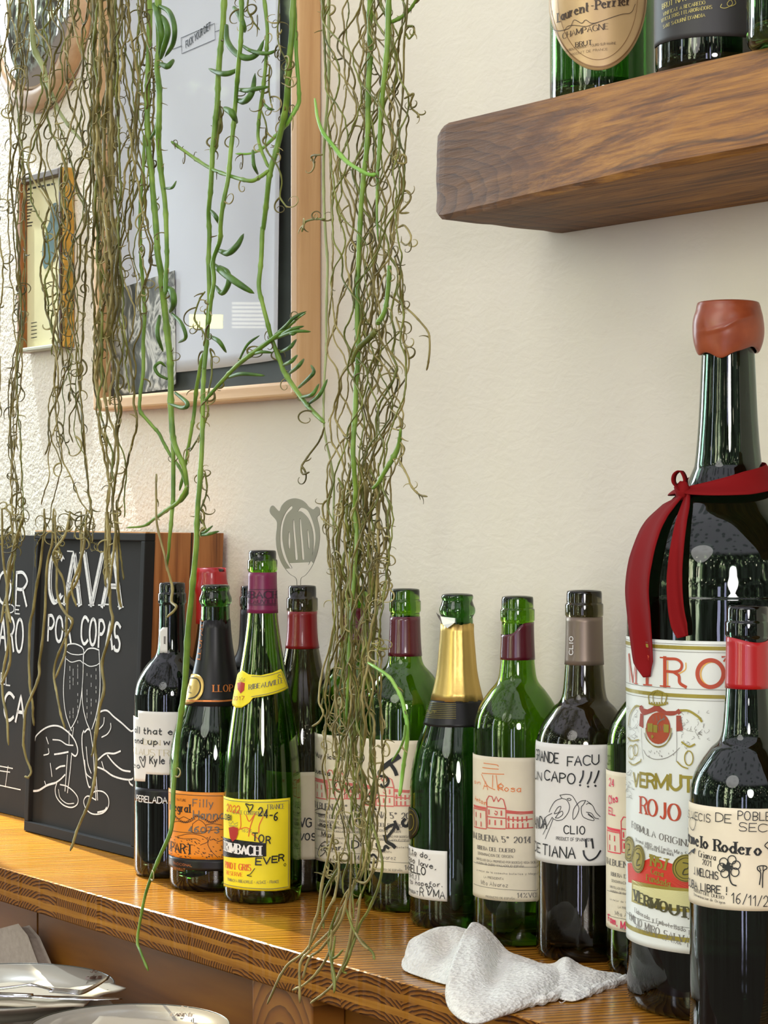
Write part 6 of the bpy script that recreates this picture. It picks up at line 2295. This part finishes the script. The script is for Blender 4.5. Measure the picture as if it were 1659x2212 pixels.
for f_, l, r in ((Z2, [(950, 170), (955, 270), (1010, 350), (1090, 385), (1160, 350), (1200, 260)], 7), (Z2, [(1050, 300), (1120, 340), (1220, 355), (1290, 330)], 4.5), (Z2, [(1000, 50), (1040, 110), (1065, 180), (1070, 215)], 6.5), (Z2, [(1020, 465), (960, 488), (900, 485), (830, 455)], 6),
                 (Z2, [(1030, 595), (1090, 600), (1160, 587), (1235, 575)], 5.5), (Z2, [(1020, 665), (1070, 672), (1120, 610), (1140, 485)], 7), (Z2, [(940, 720), (985, 750), (1020, 820)], 7.5), (Z2, [(905, 1665), (960, 1680), (1020, 1630), (1065, 1550)], 7),
                 (Z3, [(870, 225), (950, 290), (1050, 360), (1135, 412)], 8), (Z3, [(905, 235), (955, 270), (965, 340), (920, 410), (870, 350)], 6.5), (Z3, [(840, 695), (900, 730), (950, 805)], 5), (P1, [(600, 355), (670, 345), (750, 322)], 3.5), (P1, [(605, 340), (650, 320), (700, 278)], 3),
                 (Z2, [(850, 1400), (880, 1440), (905, 1490)], 5)):
    E.leaf(f_(*l), r)
E.curls(70, -60, 1150, .4, L=16)
E.curls(14, 1150, 1900, .7, L=16)
E.finish()

# right half of the poster
F_ = Vine('green succulent stems over the right half of the poster with a leafy side shoot', 620, 1.03, 6)
F_.stem(Z2((1180, -150), (1215, 120), (1220, 300), (1210, 420), (1190, 620), (1165, 800), (1160, 920), (1190, 1020), (1230, 1110)), [4, 4, 3.5], GRN[0], kink=.5)
F_.stem(Z2((1400, -150), (1385, 200), (1365, 430), (1350, 650), (1320, 830), (1285, 980), (1250, 1100), (1230, 1200), (1215, 1350), (1195, 1500)) + Z3((1190, 0), (1180, 200), (1165, 360), (1190, 480), (1220, 600), (1260, 740), (1310, 870), (1340, 945), (1430, 1080), (1520, 1190), (1600, 1270)), [6.5, 7, 6, 5.5, 5, 5, 6, 4.5], GRN[0], dy=-.006, kink=.4)
F_.stem(Z2((1405, 50), (1415, 380), (1430, 600), (1430, 680), (1400, 740), (1360, 810), (1300, 880), (1260, 920), (1180, 990), (1100, 1020), (1010, 1020)), [4, 4.5, 4, 2], GRN[1], dy=.006, kink=.5)
F_.stem(Z2((585, 940), (640, 980), (740, 1050), (850, 1120), (950, 1160), (1050, 1190), (1120, 1200), (1180, 1170), (1230, 1130)), [3, 4, 4.5, 4], GRN[0], dy=-.01, kink=.4)
F_.stem(Z3((810, 1120), (870, 1050), (950, 960), (1030, 880), (1150, 790), (1260, 710), (1350, 640), (1420, 580), (1475, 540)), [3.5, 4.5, 5, 5, 3, 1.5], GRN[0], dy=-.012, kink=.4)
for l in (Z2((1100, -80), (1090, 60), (1120, 130), (1170, 200)), Z2((1300, -60), (1290, 150), (1300, 300), (1350, 420), (1340, 560)), Z2((1180, 730), (1220, 860), (1210, 980), (1280, 1090), (1320, 1200), (1310, 1310), (1350, 1380)), Z2((1240, 430), (1230, 560), (1245, 690))):
    F_.stem(l, 1.8, DRY[2], dy=-.004)
for f_, l, r in ((Z3, [(1270, 690), (1350, 620), (1400, 570), (1480, 530)], 4), (Z3, [(1290, 700), (1380, 650), (1465, 628)], 4), (Z3, [(1250, 720), (1400, 665), (1510, 665)], 4), (Z3, [(1310, 800), (1370, 770), (1415, 715)], 4.5), (Z3, [(1330, 885), (1380, 862), (1422, 820)], 4.5),
                 (Z3, [(1370, 940), (1430, 890), (1465, 845)], 4.5), (Z3, [(1430, 1035), (1500, 970), (1530, 930), (1510, 885)], 4.5), (Z3, [(1030, 860), (1090, 750), (1170, 690)], 3), (Z3, [(960, 970), (1050, 945), (1205, 957)], 4.5), (Z3, [(1110, 820), (1180, 800), (1260, 805)], 3.5),
                 (Z3, [(1450, 1100), (1520, 1080), (1565, 1010)], 4.5), (Z3, [(1500, 1140), (1570, 1080), (1620, 980)], 4.5), (Z3, [(1330, 640), (1390, 680), (1440, 630)], 4), (Z2, [(1125, 1000), (1130, 1090), (1160, 1160)], 4.5), (Z2, [(1200, 690), (1230, 720), (1268, 728)], 3.5)):
    F_.leaf(f_(*l), r)
F_.curls(90, -60, 900, .4, L=16)
F_.finish()

# the big bundle right of the frame
G = Vine('big tangled vine bundle right of the poster, hanging down over the counter front edge', 790, 1.02, 7)
ENV = [(0, 706, 890), (300, 720, 868), (560, 728, 858), (800, 712, 868), (1000, 716, 856), (1150, 712, 838), (1250, 722, 828), (1350, 728, 816), (1450, 712, 808), (1600, 694, 818), (1750, 704, 826), (1850, 716, 826), (1950, 704, 790), (2030, 690, 776)]
G.bundle(ENV, 22, (1500, 2050), (1.4, 2.4), spread=.02)
G.bundle(ENV, 8, (620, 1350), (1.2, 2.0), spread=.02)
G.bundle([(1180, 738, 812), (1450, 730, 800), (1700, 722, 806), (1950, 716, 782)], 14, (1650, 1990), (2.0, 3.4), y0=1040, spread=.014, mats=DRY[1:])
G.stem(Z4((790, -160), (785, 250), (790, 450), (775, 700), (770, 950), (765, 1200), (740, 1450), (720, 1650), (705, 1850)) + Z8((640, 50), (635, 250), (635, 500), (640, 750), (625, 1000), (615, 1250), (600, 1500), (610, 1700), (620, 1850), (610, 2000), (630, 2200)) + [(765, 1250), (757, 1350), (752, 1450), (748, 1560)], [6, 6, 5.5, 5, 5.5, 5.5, 5, 4, 3], GRN[0], dy=-.012, kink=.4)
G.stem(Z4((950, -160), (940, 200), (930, 450), (900, 750), (880, 1000), (870, 1250), (850, 1500), (845, 1750), (855, 2050)), [6, 6, 5.5, 5, 3, 2], GRN[0], dy=-.016, kink=.4)
G.stem(Z4((430, -160), (435, 400), (430, 800), (400, 1150), (390, 1500), (400, 1900)) + Z8((395, 0), (390, 250), (385, 500), (385, 750), (370, 1000), (365, 1290), (385, 1450), (430, 1650), (450, 1850), (440, 2200)), [3.5, 3.2, 3, 2.6, 2.4, 2.4], GRN[2], dy=.01, kink=.5)
G.stem(Z4((315, 840), (340, 1000), (380, 1120), (470, 1240), (580, 1370), (700, 1450), (780, 1490), (840, 1490)), [2.5, 4, 5, 4.5, 4], GRN[1], dy=-.022, kink=.3)
G.stem(Z4((1190, -20), (1130, 80), (1050, 150), (970, 190)), [3, 4, 4.5], GRN[0], dy=-.02, kink=.3)
G.stem(Z8((980, 1350), (965, 1470), (930, 1560), (870, 1660), (800, 1780), (750, 1830)), [3, 6, 5, 3.5], GRN[0], dy=-.02, kink=.3)
G.stem(Z8((890, 50), (880, 200), (865, 350), (840, 440), (790, 520)), [5, 5, 6], GRN[0], dy=-.02, kink=.3)
G.stem(Z8((780, 570), (740, 620), (660, 690), (620, 740), (590, 830)), [7, 6, 4], DRY[2], dy=-.02, kink=.3)
G.stem(Q1((560, 960), (640, 1010), (740, 1080), (800, 1160), (860, 1280), (895, 1420), (912, 1540), (905, 1700)) + zo(4.1475, 660, 1550, (882, 400), (862, 550), (842, 705)), [3, 4, 4.5, 4.5, 3.5], GRN[1], dy=-.02, kink=.25)
G.stem(Q1((893, 1520), (880, 1640), (840, 1740), (770, 1850)), [2.5, 3, 2], GRN[0], dy=-.024, kink=.3)
for l in (Z8((880, 280), (1000, 370), (1100, 460), (1190, 570), (1210, 640), (1200, 800), (1185, 885)), Z8((940, 460), (1000, 650), (1040, 770), (1035, 880), (1010, 930)), Z8((930, -20), (970, 150), (975, 300), (960, 420)), Z8((370, 1340), (330, 1450), (250, 1560), (190, 1650), (200, 1710), (250, 1695)),
          Z8((970, 1600), (1030, 1720), (1060, 1800), (1120, 1870), (1190, 1890)), Z8((900, 1200), (960, 1250), (975, 1320), (945, 1340)), Z4((1000, 1700), (1040, 1660), (1075, 1630), (1120, 1640), (1130, 1700), (1090, 1760), (1045, 1815), (1120, 1815)),
          Z4((1030, 1940), (1080, 1925), (1130, 2000), (1130, 2060), (1090, 2090), (1050, 2060)), Z4((990, 1340), (1030, 1390), (1090, 1390), (1095, 1340), (1060, 1320), (1040, 1370)), Z4((1080, 840), (1160, 800), (1130, 880), (1150, 930), (1200, 980), (1195, 1005)),
          Z4((1110, -30), (1100, 150), (1080, 350), (1075, 600), (1060, 850), (1040, 1000), (1010, 1200), (985, 1330), (970, 1500)), Z4((1100, 220), (1160, 230), (1160, 290), (1120, 330), (1090, 280)), Z4((400, 1870), (310, 1870), (230, 1900), (210, 1980)), Z4((380, 1320), (290, 1330), (300, 1370), (320, 1385)),
          Z8((430, 1890), (360, 1960), (380, 2080), (470, 2150)), Z8((480, 1740), (520, 1840), (500, 1960)), Q1((700, 70), (745, 220), (720, 370), (640, 450)), Q1((60, 1530), (130, 1480), (160, 1400), (120, 1300), (150, 1050), (200, 870), (240, 700), (270, 500), (250, 200), (240, 0)),
          Q1((720, 1650), (690, 1720), (640, 1700)), Q1((590, 780), (640, 830), (720, 832))):
    G.stem(l, 2.2, VR.choice(DRY), dy=-.014, kink=.6)
for l in ([(770, 300), (770, 440), (740, 620), (690, 720), (600, 900), (520, 1020), (400, 1110), (330, 1230), (258, 1390)], [(860, 300), (850, 560), (800, 700), (720, 850), (560, 1010), (500, 1080), (490, 1200), (490, 1382)],
          [(730, 150), (700, 300), (650, 500), (620, 720), (590, 820), (555, 1000)], [(760, 420), (680, 560), (655, 700), (660, 850)], [(830, 600), (800, 760), (740, 860), (640, 1000), (560, 1060), (510, 1210)],
          [(720, 860), (705, 1000), (640, 1130), (520, 1250), (435, 1290)], [(760, 700), (700, 900), (710, 1050), (740, 1200), (735, 1310)], [(930, 600), (900, 800), (850, 980), (800, 1120), (730, 1250), (640, 1330), (570, 1385)],
          [(1010, 100), (1070, 300), (1080, 400), (1050, 560), (980, 720), (920, 820), (880, 930), (830, 1080), (800, 1150), (825, 1170)], [(820, 700), (880, 870), (960, 970), (1010, 1020), (1022, 1072)], [(880, 500), (850, 700), (860, 860), (820, 1060), (760, 1210)],
          [(700, 980), (730, 1060), (800, 1000)], [(880, 500), (960, 520), (1010, 440), (1020, 340)], [(890, 880), (940, 960), (980, 1000)], [(740, 900), (720, 1100), (745, 1290)]):
    G.stem(R3(*l), [2.4, 3.0, 2.8, 2.6], VR.choice(DRY[1:] + DRY[1:2]), dy=-.012, kink=.8)
G.curls(420, -60, 1240, .35)
G.bundle([(1150, 716, 836), (1350, 728, 816), (1600, 700, 818), (1850, 716, 826), (1980, 704, 790)], 12, (1500, 1960), (1.3, 2.2), y0=1000, spread=.02, mats=DRY[:2])
G.curls(360, 1180, 1900, .7)
G.curls(30, 1900, 2080, .9, L=18)
G.finish()
